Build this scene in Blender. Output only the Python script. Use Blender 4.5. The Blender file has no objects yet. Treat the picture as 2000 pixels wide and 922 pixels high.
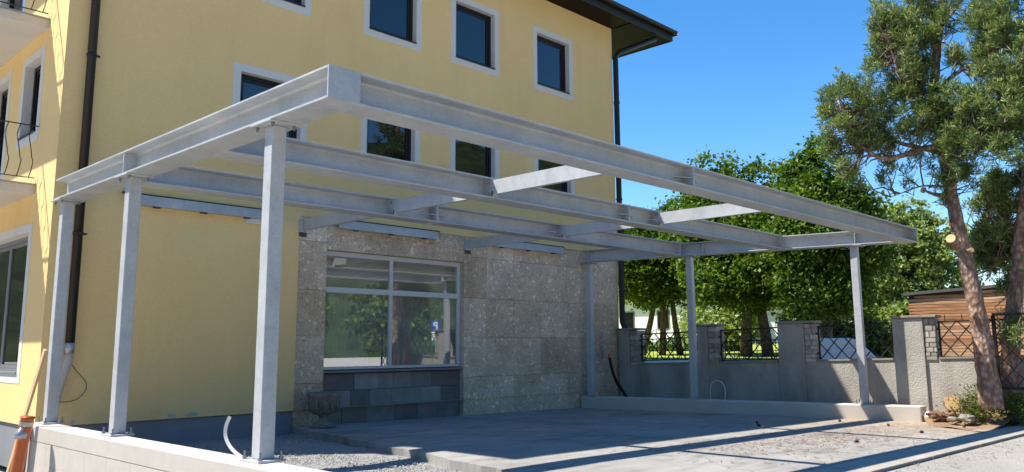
import bpy, bmesh, math, random
import numpy as np
from mathutils import Vector, Matrix

random.seed(7)
rng = np.random.default_rng(11)
scn = bpy.context.scene
C = scn.collection

# ------------------------------------------------------------------ camera
cam_d = bpy.data.cameras.new('camera')
cam = bpy.data.objects.new('camera', cam_d)
C.objects.link(cam)
r_ = Vector((0.69673, -0.71731, -0.00561)); u_ = Vector((-0.10813, -0.11276, 0.98772)); f_ = Vector((0.70914, 0.68757, 0.15612))
mw = Matrix((r_, u_, -f_)).transposed().to_4x4()
mw.translation = Vector((-3.4754, -5.3623, 1.2628))
cam.matrix_world = mw
cam_d.sensor_width = 36.0
cam_d.lens = 29.097
cam_d.shift_y = -0.01878
cam_d.clip_start = 0.05
cam_d.clip_end = 3000
scn.camera = cam

# ------------------------------------------------------------------ sky, sun, exposure
to_sun = Vector((-1.55, 1.62, 3.30)).normalized()
elev = math.asin(to_sun.z)
azim = math.atan2(to_sun.x, to_sun.y)
world = bpy.data.worlds.new('World')
scn.world = world
world.use_nodes = True
wn = world.node_tree.nodes; wl = world.node_tree.links
wn.clear()
sky = wn.new('ShaderNodeTexSky')
sky.sky_type = 'NISHITA'
sky.sun_disc = False
sky.sun_elevation = elev
sky.sun_rotation = azim
sky.altitude = 600
sky.air_density = 1.0
sky.dust_density = 0.0
sky.ozone_density = 2.5
bg = wn.new('ShaderNodeBackground'); bg.inputs['Strength'].default_value = 0.124
wo = wn.new('ShaderNodeOutputWorld')
hs = wn.new('ShaderNodeHueSaturation'); hs.inputs['Saturation'].default_value = 1.32
wl.new(sky.outputs[0], hs.inputs['Color']); wl.new(hs.outputs[0], bg.inputs[0]); wl.new(bg.outputs[0], wo.inputs[0])
sun_d = bpy.data.lights.new('sun', 'SUN')
sun_d.energy = 4.7; sun_d.angle = math.radians(0.5); sun_d.color = (1.0, 0.94, 0.84)
sun = bpy.data.objects.new('sun', sun_d); C.objects.link(sun)
sun.location = (-20, 20, 40)
sun.rotation_euler = to_sun.to_track_quat('Z', 'Y').to_euler()
scn.view_settings.view_transform = 'Standard'
scn.view_settings.look = 'None'
scn.view_settings.exposure = 0.93
scn.view_settings.gamma = 1.0
scn.view_settings.use_curve_mapping = False

# ------------------------------------------------------------------ materials
def _n(nt, t, **kw):
    n = nt.nodes.new(t)
    for k, v in kw.items(): setattr(n, k, v)
    return n

def ramp(nt, fac, stops):
    r = _n(nt, 'ShaderNodeValToRGB')
    els = r.color_ramp.elements
    while len(els) < len(stops): els.new(0.5)
    for e, (p, c) in zip(els, stops):
        e.position = p; e.color = (*c, 1) if len(c) == 3 else c
    nt.links.new(fac, r.inputs[0])
    return r.outputs[0]

def noise_tex(nt, scale, detail=4, rough=0.55, stretch=None, coord=None):
    if coord is None:
        g = _n(nt, 'ShaderNodeNewGeometry'); coord = g.outputs['Position']
    if stretch:
        m = _n(nt, 'ShaderNodeMapping'); m.inputs['Scale'].default_value = stretch
        nt.links.new(coord, m.inputs[0]); coord = m.outputs[0]
    t = _n(nt, 'ShaderNodeTexNoise')
    t.inputs['Scale'].default_value = scale; t.inputs['Detail'].default_value = detail; t.inputs['Roughness'].default_value = rough
    nt.links.new(coord, t.inputs['Vector'])
    return t.outputs['Fac']

def voro(nt, scale, out='Color', feature='F1', stretch=None):
    g = _n(nt, 'ShaderNodeNewGeometry'); coord = g.outputs['Position']
    if stretch:
        m = _n(nt, 'ShaderNodeMapping'); m.inputs['Scale'].default_value = stretch
        nt.links.new(coord, m.inputs[0]); coord = m.outputs[0]
    t = _n(nt, 'ShaderNodeTexVoronoi', feature=feature)
    t.inputs['Scale'].default_value = scale
    nt.links.new(coord, t.inputs['Vector'])
    return t.outputs[out]

def mix(nt, fac, a, b, mode='MIX'):
    m = _n(nt, 'ShaderNodeMix', data_type='RGBA', blend_type=mode)
    for s, v in ((m.inputs[0], fac), (m.inputs[6], a), (m.inputs[7], b)):
        if hasattr(v, 'is_linked') or hasattr(v, 'links'): nt.links.new(v, s)
        elif isinstance(v, (int, float)): s.default_value = v
        else: s.default_value = (*v, 1)
    return m.outputs[2]

def new_mat(name, rough=0.6, metal=0.0, spec=0.5):
    m = bpy.data.materials.new(name); m.use_nodes = True
    nt = m.node_tree
    b = nt.nodes['Principled BSDF']
    b.inputs['Roughness'].default_value = rough; b.inputs['Metallic'].default_value = metal
    b.inputs['Specular IOR Level'].default_value = spec
    return m, nt, b

def add_bump(nt, b, height, strength=0.5, dist=0.01):
    bp = _n(nt, 'ShaderNodeBump'); bp.inputs['Strength'].default_value = strength; bp.inputs['Distance'].default_value = dist
    nt.links.new(height, bp.inputs['Height']); nt.links.new(bp.outputs[0], b.inputs['Normal'])
    return bp

def sc_(c, k): return tuple(min(1.0, x * k) for x in c)

def simple(name, col, rough=0.6, metal=0.0, var=0.12, vscale=4.0, bump=0.0, bscale=60, bdist=0.005, spec=0.5, stretch=None, rnd=0.0):
    m, nt, b = new_mat(name, rough, metal, spec)
    f = noise_tex(nt, vscale, 5, 0.6, stretch)
    c = ramp(nt, f, [(0.25, sc_(col, 1 - var)), (0.75, sc_(col, 1 + var))])
    if rnd:
        oi = _n(nt, 'ShaderNodeObjectInfo')
        k = ramp(nt, oi.outputs['Random'], [(0, (1 - rnd,) * 3), (1, (1 + rnd * 0.6,) * 3)])
        c = mix(nt, 1.0, c, k, 'MULTIPLY')
    nt.links.new(c, b.inputs['Base Color'])
    if bump:
        add_bump(nt, b, noise_tex(nt, bscale, 5, 0.65, stretch), bump, bdist)
    return m

MAT = {}
def plaster(name, col, bump=0.4, weather=0.07):
    m, nt, b = new_mat(name, 0.92, 0, 0.2)
    big = noise_tex(nt, 0.5, 4, 0.6, (1, 1, 0.5))
    c = ramp(nt, big, [(0.3, sc_(col, 1 - weather)), (0.7, sc_(col, 1 + weather * 0.5))])
    fine = noise_tex(nt, 30, 3, 0.7)
    c = mix(nt, 0.5, c, ramp(nt, fine, [(0.3, (0.90,) * 3), (0.7, (1.06,) * 3)]), 'MULTIPLY')
    streak = noise_tex(nt, 2.2, 5, 0.65, (1.0, 1.0, 0.12))
    c = mix(nt, 1.0, c, ramp(nt, streak, [(0.25, (0.95, 0.94, 0.92)), (0.5, (1, 1, 1))]), 'MULTIPLY')
    nt.links.new(c, b.inputs['Base Color'])
    add_bump(nt, b, noise_tex(nt, 38, 4, 0.75, (1, 1, 2.2)), bump, 0.012)
    return m
MAT['yellow'] = plaster('yellow_plaster', (0.91, 0.64, 0.287))
MAT['white_plaster'] = plaster('white_plaster', (0.72, 0.70, 0.66), 0.3, 0.05)
MAT['plinth'] = plaster('plinth_paint', (0.26, 0.27, 0.29), 0.3, 0.15)
MAT['balcony'] = plaster('balcony_paint', (0.62, 0.58, 0.52), 0.15, 0.06)

def conglomerate(name):
    m, nt, b = new_mat(name, 0.75, 0, 0.35)
    cell = voro(nt, 19, 'Color')
    sep = _n(nt, 'ShaderNodeSeparateColor'); nt.links.new(cell, sep.inputs[0])
    c1 = ramp(nt, sep.outputs[0], [(0.0, (0.10, 0.09, 0.08)), (0.07, (0.20, 0.185, 0.16)), (0.5, (0.23, 0.213, 0.185)), (0.93, (0.26, 0.24, 0.21)), (0.965, (0.42, 0.40, 0.37)), (1.0, (0.5, 0.48, 0.45))])
    cell2 = voro(nt, 55, 'Color')
    sep2 = _n(nt, 'ShaderNodeSeparateColor'); nt.links.new(cell2, sep2.inputs[0])
    c2 = ramp(nt, sep2.outputs[1], [(0.0, (0.12, 0.11, 0.10)), (0.12, (0.21, 0.19, 0.165)), (0.88, (0.26, 0.24, 0.21)), (0.96, (0.42, 0.40, 0.37))])
    c = mix(nt, 0.55, c1, c2)
    blot = noise_tex(nt, 1.6, 5, 0.6)
    c = mix(nt, 1.0, c, ramp(nt, blot, [(0.3, (0.76, 0.74, 0.70)), (0.7, (1.12, 1.1, 1.06))]), 'MULTIPLY')
    oi = _n(nt, 'ShaderNodeObjectInfo')
    k = ramp(nt, oi.outputs['Random'], [(0, (0.82, 0.77, 0.70)), (0.25, (0.94, 0.90, 0.85)), (0.6, (1.0, 0.98, 0.96)), (1, (1.14, 1.14, 1.15))])
    c = mix(nt, 1.0, c, k, 'MULTIPLY')
    c = mix(nt, 1.0, c, (2.9, 2.58, 2.25), 'MULTIPLY')
    nt.links.new(c, b.inputs['Base Color'])
    add_bump(nt, b, voro(nt, 60, 'Distance'), 0.5, 0.006)
    return m
MAT['stone'] = conglomerate('conglomerate_stone')
MAT['slate'] = simple('slate_block', (0.23, 0.23, 0.225), 0.6, 0, 0.25, 3, 0.35, 40, 0.006, rnd=0.45)

def galvanised():
    m, nt, b = new_mat('galvanised_steel', 0.38, 0.15, 0.5)
    big = noise_tex(nt, 1.7, 6, 0.65)
    c = ramp(nt, big, [(0.25, (0.37, 0.39, 0.405)), (0.5, (0.465, 0.482, 0.495)), (0.8, (0.57, 0.58, 0.585))])
    sp = voro(nt, 55, 'Color')
    sep = _n(nt, 'ShaderNodeSeparateColor'); nt.links.new(sp, sep.inputs[0])
    c = mix(nt, 0.3, c, ramp(nt, sep.outputs[0], [(0, (0.8,) * 3), (1, (1.12,) * 3)]), 'MULTIPLY')
    st = noise_tex(nt, 9, 5, 0.7)
    c = mix(nt, 1, c, ramp(nt, st, [(0.25, (0.86, 0.85, 0.84)), (0.5, (1, 1, 1))]), 'MULTIPLY')
    nt.links.new(c, b.inputs['Base Color'])
    rr = ramp(nt, noise_tex(nt, 6, 4), [(0.3, (0.36,) * 3), (0.7, (0.6,) * 3)])
    nt.links.new(rr, b.inputs['Roughness'])
    add_bump(nt, b, noise_tex(nt, 30, 3), 0.12, 0.003)
    return m
MAT['galv'] = galvanised()
MAT['bolt'] = simple('bolt_steel', (0.28, 0.28, 0.28), 0.4, 0.8)
MAT['bracket'] = simple('dark_bracket', (0.07, 0.065, 0.06), 0.6, 0.3)
MAT['brown_metal'] = simple('brown_metal', (0.014, 0.011, 0.010), 0.5, 0.0, 0.15)
MAT['brown_wood'] = simple('dark_brown_wood', (0.010, 0.007, 0.006), 0.5, 0.0, 0.3, 6, 0.2, 30, 0.003, spec=0.08, stretch=(1, 6, 6))
MAT['frame_brown'] = simple('dark_window_frame', (0.012, 0.009, 0.010), 0.35)
MAT['frame_white'] = simple('white_window_frame', (0.62, 0.61, 0.59), 0.4, 0, 0.05)
MAT['sill'] = simple('grey_sill', (0.2, 0.2, 0.21), 0.5)
MAT['iron'] = simple('black_iron', (0.018, 0.018, 0.018), 0.55, 0.2, 0.3)
MAT['roof_tile'] = simple('dark_roof_tile', (0.06, 0.05, 0.045), 0.6, 0, 0.3, 3, 0.3, 20, 0.01)

def glass_dark():
    m, nt, b = new_mat('dark_window_glass', 0.0, 0, 0.5)
    b.inputs['Base Color'].default_value = (0.006, 0.007, 0.009, 1)
    b.inputs['IOR'].default_value = 1.85
    add_bump(nt, b, noise_tex(nt, 1.1, 1), 0.02, 0.02)
    return m
MAT['glass_dark'] = glass_dark()
def glass_clear():
    m = bpy.data.materials.new('shop_glass'); m.use_nodes = True
    nt = m.node_tree; nt.nodes.clear()
    o = _n(nt, 'ShaderNodeOutputMaterial'); mx = _n(nt, 'ShaderNodeMixShader')
    t = _n(nt, 'ShaderNodeBsdfTransparent'); t.inputs[0].default_value = (0.9, 0.92, 0.91, 1)
    g = _n(nt, 'ShaderNodeBsdfGlossy'); g.inputs['Roughness'].default_value = 0.0
    lw_ = _n(nt, 'ShaderNodeLayerWeight'); lw_.inputs['Blend'].default_value = 0.5
    pw = _n(nt, 'ShaderNodeMath', operation='POWER'); pw.inputs[1].default_value = 3.5; nt.links.new(lw_.outputs['Facing'], pw.inputs[0])
    fr = _n(nt, 'ShaderNodeMapRange'); fr.inputs[3].default_value = 0.36; fr.inputs[4].default_value = 1.0; nt.links.new(pw.outputs[0], fr.inputs[0])
    bp = _n(nt, 'ShaderNodeBump'); bp.inputs['Strength'].default_value = 0.02; bp.inputs['Distance'].default_value = 0.02
    nt.links.new(noise_tex(nt, 0.9, 1), bp.inputs['Height']); nt.links.new(bp.outputs[0], g.inputs['Normal'])
    nt.links.new(fr.outputs[0], mx.inputs[0]); nt.links.new(t.outputs[0], mx.inputs[1]); nt.links.new(g.outputs[0], mx.inputs[2])
    nt.links.new(mx.outputs[0], o.inputs[0])
    return m
MAT['glass'] = glass_clear()
MAT['curtain'] = simple('net_curtain', (0.5, 0.5, 0.47), 0.9, 0, 0.05)
MAT['blind'] = simple('beige_blind', (0.5, 0.45, 0.37), 0.9, 0, 0.05)
MAT['room'] = simple('room_wall', (0.45, 0.42, 0.38), 0.9)

def concrete_slab():
    m, nt, b = new_mat('old_concrete', 0.85, 0, 0.25)
    big = noise_tex(nt, 0.7, 6, 0.62)
    c = ramp(nt, big, [(0.25, (0.225, 0.218, 0.206)), (0.5, (0.305, 0.295, 0.276)), (0.75, (0.37, 0.357, 0.332))])
    st = noise_tex(nt, 2.5, 6, 0.7, (0.5, 1.6, 1))
    c = mix(nt, 1, c, ramp(nt, st, [(0.32, (0.72, 0.71, 0.7)), (0.5, (1, 1, 1)), (0.75, (1.08, 1.07, 1.05))]), 'MULTIPLY')
    sp = noise_tex(nt, 90, 3, 0.7)
    c = mix(nt, 0.6, c, ramp(nt, sp, [(0.3, (0.75,) * 3), (0.7, (1.2,) * 3)]), 'MULTIPLY')
    # tan needle dust towards the pine
    g = _n(nt, 'ShaderNodeNewGeometry'); sx = _n(nt, 'ShaderNodeSeparateXYZ'); nt.links.new(g.outputs['Position'], sx.inputs[0])
    mp = _n(nt, 'ShaderNodeMapRange'); mp.inputs[1].default_value = 7.0; mp.inputs[2].default_value = 13.0; nt.links.new(sx.outputs[0], mp.inputs[0])
    d = noise_tex(nt, 1.4, 6, 0.7)
    mm = _n(nt, 'ShaderNodeMath', operation='MULTIPLY'); nt.links.new(mp.outputs[0], mm.inputs[0]); nt.links.new(d, mm.inputs[1])
    c = mix(nt, ramp(nt, mm.outputs[0], [(0.15, (0, 0, 0)), (0.6, (0.8,) * 3)]), c, (0.42, 0.30, 0.19))
    # hairline cracks
    g2 = _n(nt, 'ShaderNodeNewGeometry'); wv = _n(nt, 'ShaderNodeTexNoise'); wv.inputs['Scale'].default_value = 1.3; wv.inputs['Detail'].default_value = 6
    nt.links.new(g2.outputs['Position'], wv.inputs['Vector'])
    ad = _n(nt, 'ShaderNodeVectorMath', operation='MULTIPLY_ADD'); nt.links.new(wv.outputs['Color'], ad.inputs[0]); ad.inputs[1].default_value = (0.9, 0.9, 0); nt.links.new(g2.outputs['Position'], ad.inputs[2])
    ve = _n(nt, 'ShaderNodeTexVoronoi', feature='DISTANCE_TO_EDGE'); ve.inputs['Scale'].default_value = 0.33; nt.links.new(ad.outputs[0], ve.inputs['Vector'])
    c = mix(nt, 1, c, ramp(nt, ve.outputs['Distance'], [(0.0, (0.65, 0.64, 0.63)), (0.007, (1, 1, 1))]), 'MULTIPLY')
    stn = noise_tex(nt, 0.9, 7, 0.72, (0.45, 1.5, 1))
    c = mix(nt, 1, c, ramp(nt, stn, [(0.36, (0.76, 0.75, 0.74)), (0.48, (1, 1, 1))]), 'MULTIPLY')
    nt.links.new(c, b.inputs['Base Color'])
    add_bump(nt, b, noise_tex(nt, 45, 6, 0.7), 0.5, 0.008)
    return m
MAT['slab'] = concrete_slab()
MAT['new_concrete'] = simple('new_concrete', (0.55, 0.49, 0.425), 0.85, 0, 0.10, 2.5, 0.25, 70, 0.004)
MAT['block'] = simple('white_block', (0.52, 0.487, 0.43), 0.9, 0, 0.06, 5, 0.3, 60, 0.004, rnd=0.06)
MAT['mortar'] = simple('mortar', (0.50, 0.465, 0.41), 0.95)

def asphalt():
    m, nt, b = new_mat('worn_asphalt', 0.9, 0, 0.2)
    big = noise_tex(nt, 0.5, 6, 0.65)
    c = ramp(nt, big, [(0.3, (0.29, 0.273, 0.243)), (0.7, (0.385, 0.364, 0.323))])
    ag = voro(nt, 120, 'Color'); sep = _n(nt, 'ShaderNodeSeparateColor'); nt.links.new(ag, sep.inputs[0])
    c = mix(nt, 0.7, c, ramp(nt, sep.outputs[0], [(0, (0.6,) * 3), (1, (1.3,) * 3)]), 'MULTIPLY')
    nt.links.new(c, b.inputs['Base Color'])
    add_bump(nt, b, voro(nt, 120, 'Distance'), 0.6, 0.006)
    return m
MAT['asphalt'] = asphalt()
MAT['gravel'] = simple('grey_gravel', (0.27, 0.26, 0.25), 0.9, 0, 0.35, 30, 0.8, 60, 0.02)
MAT['kerb'] = simple('kerb_concrete', (0.36, 0.325, 0.275), 0.88, 0, 0.2, 2, 0.4, 50, 0.006)
MAT['soil'] = simple('needle_soil', (0.30, 0.19, 0.105), 0.95, 0, 0.35, 5, 0.9, 40, 0.02)
MAT['lawn_ground'] = simple('lawn_ground', (0.33, 0.37, 0.045), 0.9, 0, 0.3, 2, 0.6, 40, 0.03)
MAT['path'] = simple('pale_path', (0.62, 0.58, 0.52), 0.9, 0, 0.1)
MAT['earth'] = simple('earth_ground', (0.46, 0.42, 0.35), 0.95, 0, 0.15, 0.3)

def stone_mat():
    m, nt, b = new_mat('gravel_stone', 0.8, 0, 0.3)
    g = _n(nt, 'ShaderNodeNewGeometry')
    c = ramp(nt, g.outputs['Random Per Island'], [(0, (0.13, 0.13, 0.13)), (0.5, (0.26, 0.255, 0.245)), (1, (0.44, 0.425, 0.40))])
    nt.links.new(c, b.inputs['Base Color'])
    return m
MAT['gravel_stone'] = stone_mat()

def render_wall():
    m, nt, b = new_mat('grey_render', 0.95, 0, 0.15)
    big = noise_tex(nt, 0.9, 6, 0.65)
    c = ramp(nt, big, [(0.25, (0.32, 0.30, 0.26)), (0.5, (0.43, 0.405, 0.355)), (0.8, (0.50, 0.475, 0.42))])
    st = noise_tex(nt, 2.0, 5, 0.6, (1, 1, 0.3))
    c = mix(nt, 1, c, ramp(nt, st, [(0.3, (0.7, 0.69, 0.66)), (0.55, (1, 1, 1))]), 'MULTIPLY')
    nt.links.new(c, b.inputs['Base Color'])
    add_bump(nt, b, noise_tex(nt, 30, 4, 0.7), 0.9, 0.02)
    return m
MAT['render'] = render_wall()
MAT['lime_brick'] = simple('lime_brick', (0.44, 0.40, 0.34), 0.9, 0, 0.25, 12, 0.5, 50, 0.006, rnd=0.35)
MAT['cap'] = simple('cap_stone', (0.27, 0.245, 0.205), 0.9, 0, 0.25, 6, 0.4, 40, 0.006)

def leaf_mat(name, cols, trans=0.35, rough=0.5):
    m = bpy.data.materials.new(name); m.use_nodes = True
    nt = m.node_tree; b = nt.nodes['Principled BSDF']; o = nt.nodes['Material Output']
    g = _n(nt, 'ShaderNodeNewGeometry')
    c = ramp(nt, g.outputs['Random Per Island'], [(i / (len(cols) - 1), k) for i, k in enumerate(cols)])
    big = noise_tex(nt, 0.8, 3)
    c = mix(nt, 1, c, ramp(nt, big, [(0.3, (0.75, 0.8, 0.75)), (0.7, (1.2, 1.15, 1.1))]), 'MULTIPLY')
    nt.links.new(c, b.inputs['Base Color']); b.inputs['Roughness'].default_value = rough; b.inputs['Specular IOR Level'].default_value = 0.35
    t = _n(nt, 'ShaderNodeBsdfTranslucent')
    c2 = mix(nt, 1, c, (1.25, 1.3, 0.55), 'MULTIPLY'); nt.links.new(c2, t.inputs[0])
    mx = _n(nt, 'ShaderNodeMixShader'); mx.inputs[0].default_value = trans
    nt.links.new(b.outputs[0], mx.inputs[1]); nt.links.new(t.outputs[0], mx.inputs[2]); nt.links.new(mx.outputs[0], o.inputs[0])
    return m
MAT['maple_leaf'] = leaf_mat('maple_leaf', [(0.05, 0.11, 0.012), (0.095, 0.175, 0.018), (0.18, 0.27, 0.032)])
MAT['pale_leaf'] = leaf_mat('pale_leaf', [(0.16, 0.23, 0.06), (0.27, 0.35, 0.12), (0.42, 0.48, 0.24)])
MAT['pine_needle'] = leaf_mat('pine_needle', [(0.08, 0.135, 0.045), (0.17, 0.24, 0.075), (0.33, 0.39, 0.14)], 0.25, 0.45)
MAT['shrub_leaf'] = leaf_mat('shrub_leaf', [(0.07, 0.12, 0.02), (0.14, 0.2, 0.035), (0.22, 0.28, 0.06)])
MAT['grass'] = leaf_mat('grass_blade', [(0.14, 0.19, 0.02), (0.22, 0.27, 0.03), (0.30, 0.32, 0.05)])

def bark(name, a, bcol, scale=9):
    m, nt, b = new_mat(name, 0.95, 0, 0.15)
    v = voro(nt, scale, 'Distance', stretch=(1.4, 1.4, 0.8))
    n = noise_tex(nt, 6, 5, 0.7)
    f = mix(nt, 0.4, v, n)
    c = ramp(nt, f, [(0.15, a), (0.6, bcol)])
    pt = noise_tex(nt, 2.5, 4, 0.6)
    c = mix(nt, 1, c, ramp(nt, pt, [(0.35, (0.75, 0.7, 0.68)), (0.65, (1.2, 1.12, 1.08))]), 'MULTIPLY')
    nt.links.new(c, b.inputs['Base Color'])
    add_bump(nt, b, f, 1.0, 0.05)
    return m
MAT['pine_bark'] = bark('pine_bark', (0.52, 0.41, 0.33), (0.22, 0.145, 0.105), 11)
MAT['maple_bark'] = bark('maple_bark', (0.30, 0.27, 0.23), (0.12, 0.10, 0.085), 14)
MAT['twig'] = simple('twig_bark', (0.17, 0.115, 0.08), 0.9, 0, 0.3, 5)
MAT['cut_wood'] = simple('fresh_cut_wood', (0.62, 0.40, 0.19), 0.8, 0, 0.2, 14)
MAT['root'] = simple('red_brown_root', (0.20, 0.115, 0.07), 0.95, 0, 0.4, 14, 0.6, 40, 0.01)
MAT['dry_needle'] = simple('dry_needle', (0.24, 0.145, 0.085), 0.9, 0, 0.3, 8)
MAT['plank'] = simple('pale_plank', (0.56, 0.39, 0.21), 0.7, 0, 0.15, 5, 0.15, 30, 0.003, stretch=(4, 4, 0.5))
MAT['orange'] = simple('orange_plastic', (0.50, 0.115, 0.03), 0.38, 0, 0.08)
MAT['orange_cap'] = simple('orange_cap', (0.75, 0.13, 0.03), 0.4, 0, 0.05)
MAT['black_hose'] = simple('black_hose', (0.012, 0.012, 0.013), 0.5)
MAT['white_plastic'] = simple('white_plastic', (0.72, 0.71, 0.68), 0.4, 0, 0.05)
MAT['clear_plastic'] = simple('milky_plastic', (0.50, 0.45, 0.36), 0.3, 0, 0.08)
MAT['zinc'] = simple('zinc_pipe', (0.42, 0.42, 0.42), 0.35, 0.7)
MAT['urn'] = simple('mossy_stone', (0.22, 0.19, 0.155), 0.95, 0, 0.5, 14, 0.8, 40, 0.012)
MAT['cone'] = simple('pine_cone', (0.06, 0.04, 0.03), 0.9, 0, 0.4, 40, 0.8, 60, 0.01)

def larch():
    m, nt, b = new_mat('larch_board', 0.75, 0, 0.3)
    oi = _n(nt, 'ShaderNodeObjectInfo')
    c = ramp(nt, oi.outputs['Random'], [(0, (0.40, 0.18, 0.085)), (0.5, (0.54, 0.29, 0.15)), (1, (0.62, 0.40, 0.25))])
    n = noise_tex(nt, 2.2, 5, 0.65, (1, 0.8, 9))
    c = mix(nt, 1, c, ramp(nt, n, [(0.35, (0.5, 0.55, 0.6)), (0.6, (1.15, 1.1, 1.0))]), 'MULTIPLY')
    nt.links.new(c, b.inputs['Base Color'])
    return m
MAT['larch'] = larch()
MAT['van_white'] = simple('van_white_paint', (0.78, 0.79, 0.80), 0.25, 0, 0.02)
MAT['tyre'] = simple('tyre_rubber', (0.02, 0.02, 0.02), 0.8)
MAT['house_white'] = simple('white_house_wall', (0.75, 0.74, 0.72), 0.9, 0, 0.05)
MAT['house_roof'] = simple('grey_house_roof', (0.10, 0.095, 0.09), 0.8)
MAT['sign_blue'] = simple('sign_blue', (0.01, 0.06, 0.36), 0.35, 0, 0.02)
MAT['sign_white'] = simple('sign_white', (0.8, 0.8, 0.8), 0.4, 0, 0.02)
MAT['sign_green'] = simple('sign_green', (0.03, 0.26, 0.12), 0.4, 0, 0.02)

def forest():
    m, nt, b = new_mat('forest_hill', 0.95, 0, 0.1)
    v = voro(nt, 0.28, 'Color'); sep = _n(nt, 'ShaderNodeSeparateColor'); nt.links.new(v, sep.inputs[0])
    c = ramp(nt, sep.outputs[0], [(0, (0.018, 0.034, 0.014)), (1, (0.055, 0.08, 0.03))])
    nt.links.new(c, b.inputs['Base Color'])
    return m
MAT['forest'] = forest()

# ------------------------------------------------------------------ mesh helpers
def link(o, parent=None):
    C.objects.link(o)
    if parent is not None:
        o.parent = parent
        o.matrix_parent_inverse = PINV.get(parent.name, Matrix.Identity(4))
    return o
PINV = {}

class MB:
    def __init__(s): s.v = []; s.f = []
    def add(s, verts, faces):
        k = len(s.v); s.v += [tuple(p) for p in verts]; s.f += [tuple(i + k for i in f) for f in faces]; return s
    def box(s, x0, x1, y0, y1, z0, z1):
        return s.add([(x0, y0, z0), (x1, y0, z0), (x1, y1, z0), (x0, y1, z0), (x0, y0, z1), (x1, y0, z1), (x1, y1, z1), (x0, y1, z1)],
                     [(0, 3, 2, 1), (4, 5, 6, 7), (0, 1, 5, 4), (1, 2, 6, 5), (2, 3, 7, 6), (3, 0, 4, 7)])
    def obox(s, c, ex, ey, ez):
        c, ex, ey, ez = Vector(c), Vector(ex), Vector(ey), Vector(ez)
        pts = [c + a * ex + b_ * ey + d * ez for d in (-1, 1) for a, b_ in ((-1, -1), (1, -1), (1, 1), (-1, 1))]
        return s.add(pts, [(0, 3, 2, 1), (4, 5, 6, 7), (0, 1, 5, 4), (1, 2, 6, 5), (2, 3, 7, 6), (3, 0, 4, 7)])
    def bar(s, a, b_, w, h=None, up=(0, 0, 1)):
        a, b_ = Vector(a), Vector(b_); d = b_ - a; L = d.length; d.normalize(); upv = Vector(up)
        if abs(d.dot(upv)) > 0.95: upv = Vector((1, 0, 0))
        x = d.cross(upv).normalized(); y = x.cross(d); h = h or w
        return s.obox((a + b_) / 2, d * L / 2, x * w / 2, y * h / 2)
    def prism(s, poly, z0, z1):
        n = len(poly)
        return s.add([(x, y, z0) for x, y in poly] + [(x, y, z1) for x, y in poly],
                     [tuple(range(n - 1, -1, -1)), tuple(range(n, 2 * n))] + [(i, (i + 1) % n, n + (i + 1) % n, n + i) for i in range(n)])
    def extrude(s, ring, vec):
        n = len(ring); vec = Vector(vec); ring = [Vector(p) for p in ring]
        return s.add(ring + [p + vec for p in ring],
                     [tuple(range(n - 1, -1, -1)), tuple(range(n, 2 * n))] + [(i, (i + 1) % n, n + (i + 1) % n, n + i) for i in range(n)])
    def tube(s, pts, rad, seg=8, cap=True, wob=0.0):
        pts = [Vector(p) for p in pts]; n = len(pts)
        if not hasattr(rad, '__len__'): rad = [rad] * n
        rings = []; x = None
        for i, p in enumerate(pts):
            t = (pts[min(i + 1, n - 1)] - pts[max(i - 1, 0)]).normalized()
            if x is None:
                x = t.cross(Vector((0, 0, 1)) if abs(t.z) < 0.9 else Vector((1, 0, 0))).normalized()
            else:
                x = (x - t * x.dot(t)).normalized()
            y = t.cross(x)
            rings.append([p + (x * math.cos(2 * math.pi * k / seg) + y * math.sin(2 * math.pi * k / seg)) * rad[i] * (1 + wob * random.uniform(-1, 1)) for k in range(seg)])
        vs = [q for r in rings for q in r]
        fs = [(i * seg + k, i * seg + (k + 1) % seg, (i + 1) * seg + (k + 1) % seg, (i + 1) * seg + k) for i in range(n - 1) for k in range(seg)]
        if cap: fs += [tuple(range(seg - 1, -1, -1)), tuple((n - 1) * seg + k for k in range(seg))]
        return s.add(vs, fs)
    def lathe(s, prof, c, seg=20):
        cx, cy, cz = c
        vs = [(cx + r * math.cos(2 * math.pi * k / seg), cy + r * math.sin(2 * math.pi * k / seg), cz + z) for r, z in prof for k in range(seg)]
        n = len(prof)
        fs = [(i * seg + k, i * seg + (k + 1) % seg, (i + 1) * seg + (k + 1) % seg, (i + 1) * seg + k) for i in range(n - 1) for k in range(seg)]
        fs += [tuple(range(seg - 1, -1, -1)), tuple((n - 1) * seg + k for k in range(seg))]
        return s.add(vs, fs)
    def build(s, name, mat, parent=None, smooth=False, bevel=0.0, seg=2):
        me = bpy.data.meshes.new(name); me.from_pydata(s.v, [], s.f); me.update()
        if isinstance(mat, str): mat = MAT[mat]
        me.materials.append(mat)
        if smooth: me.polygons.foreach_set('use_smooth', [True] * len(me.polygons))
        o = bpy.data.objects.new(name, me); link(o, parent)
        if bevel:
            b = o.modifiers.new('bevel', 'BEVEL'); b.width = bevel; b.segments = seg; b.limit_method = 'ANGLE'; b.angle_limit = math.radians(40)
        return o

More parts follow.
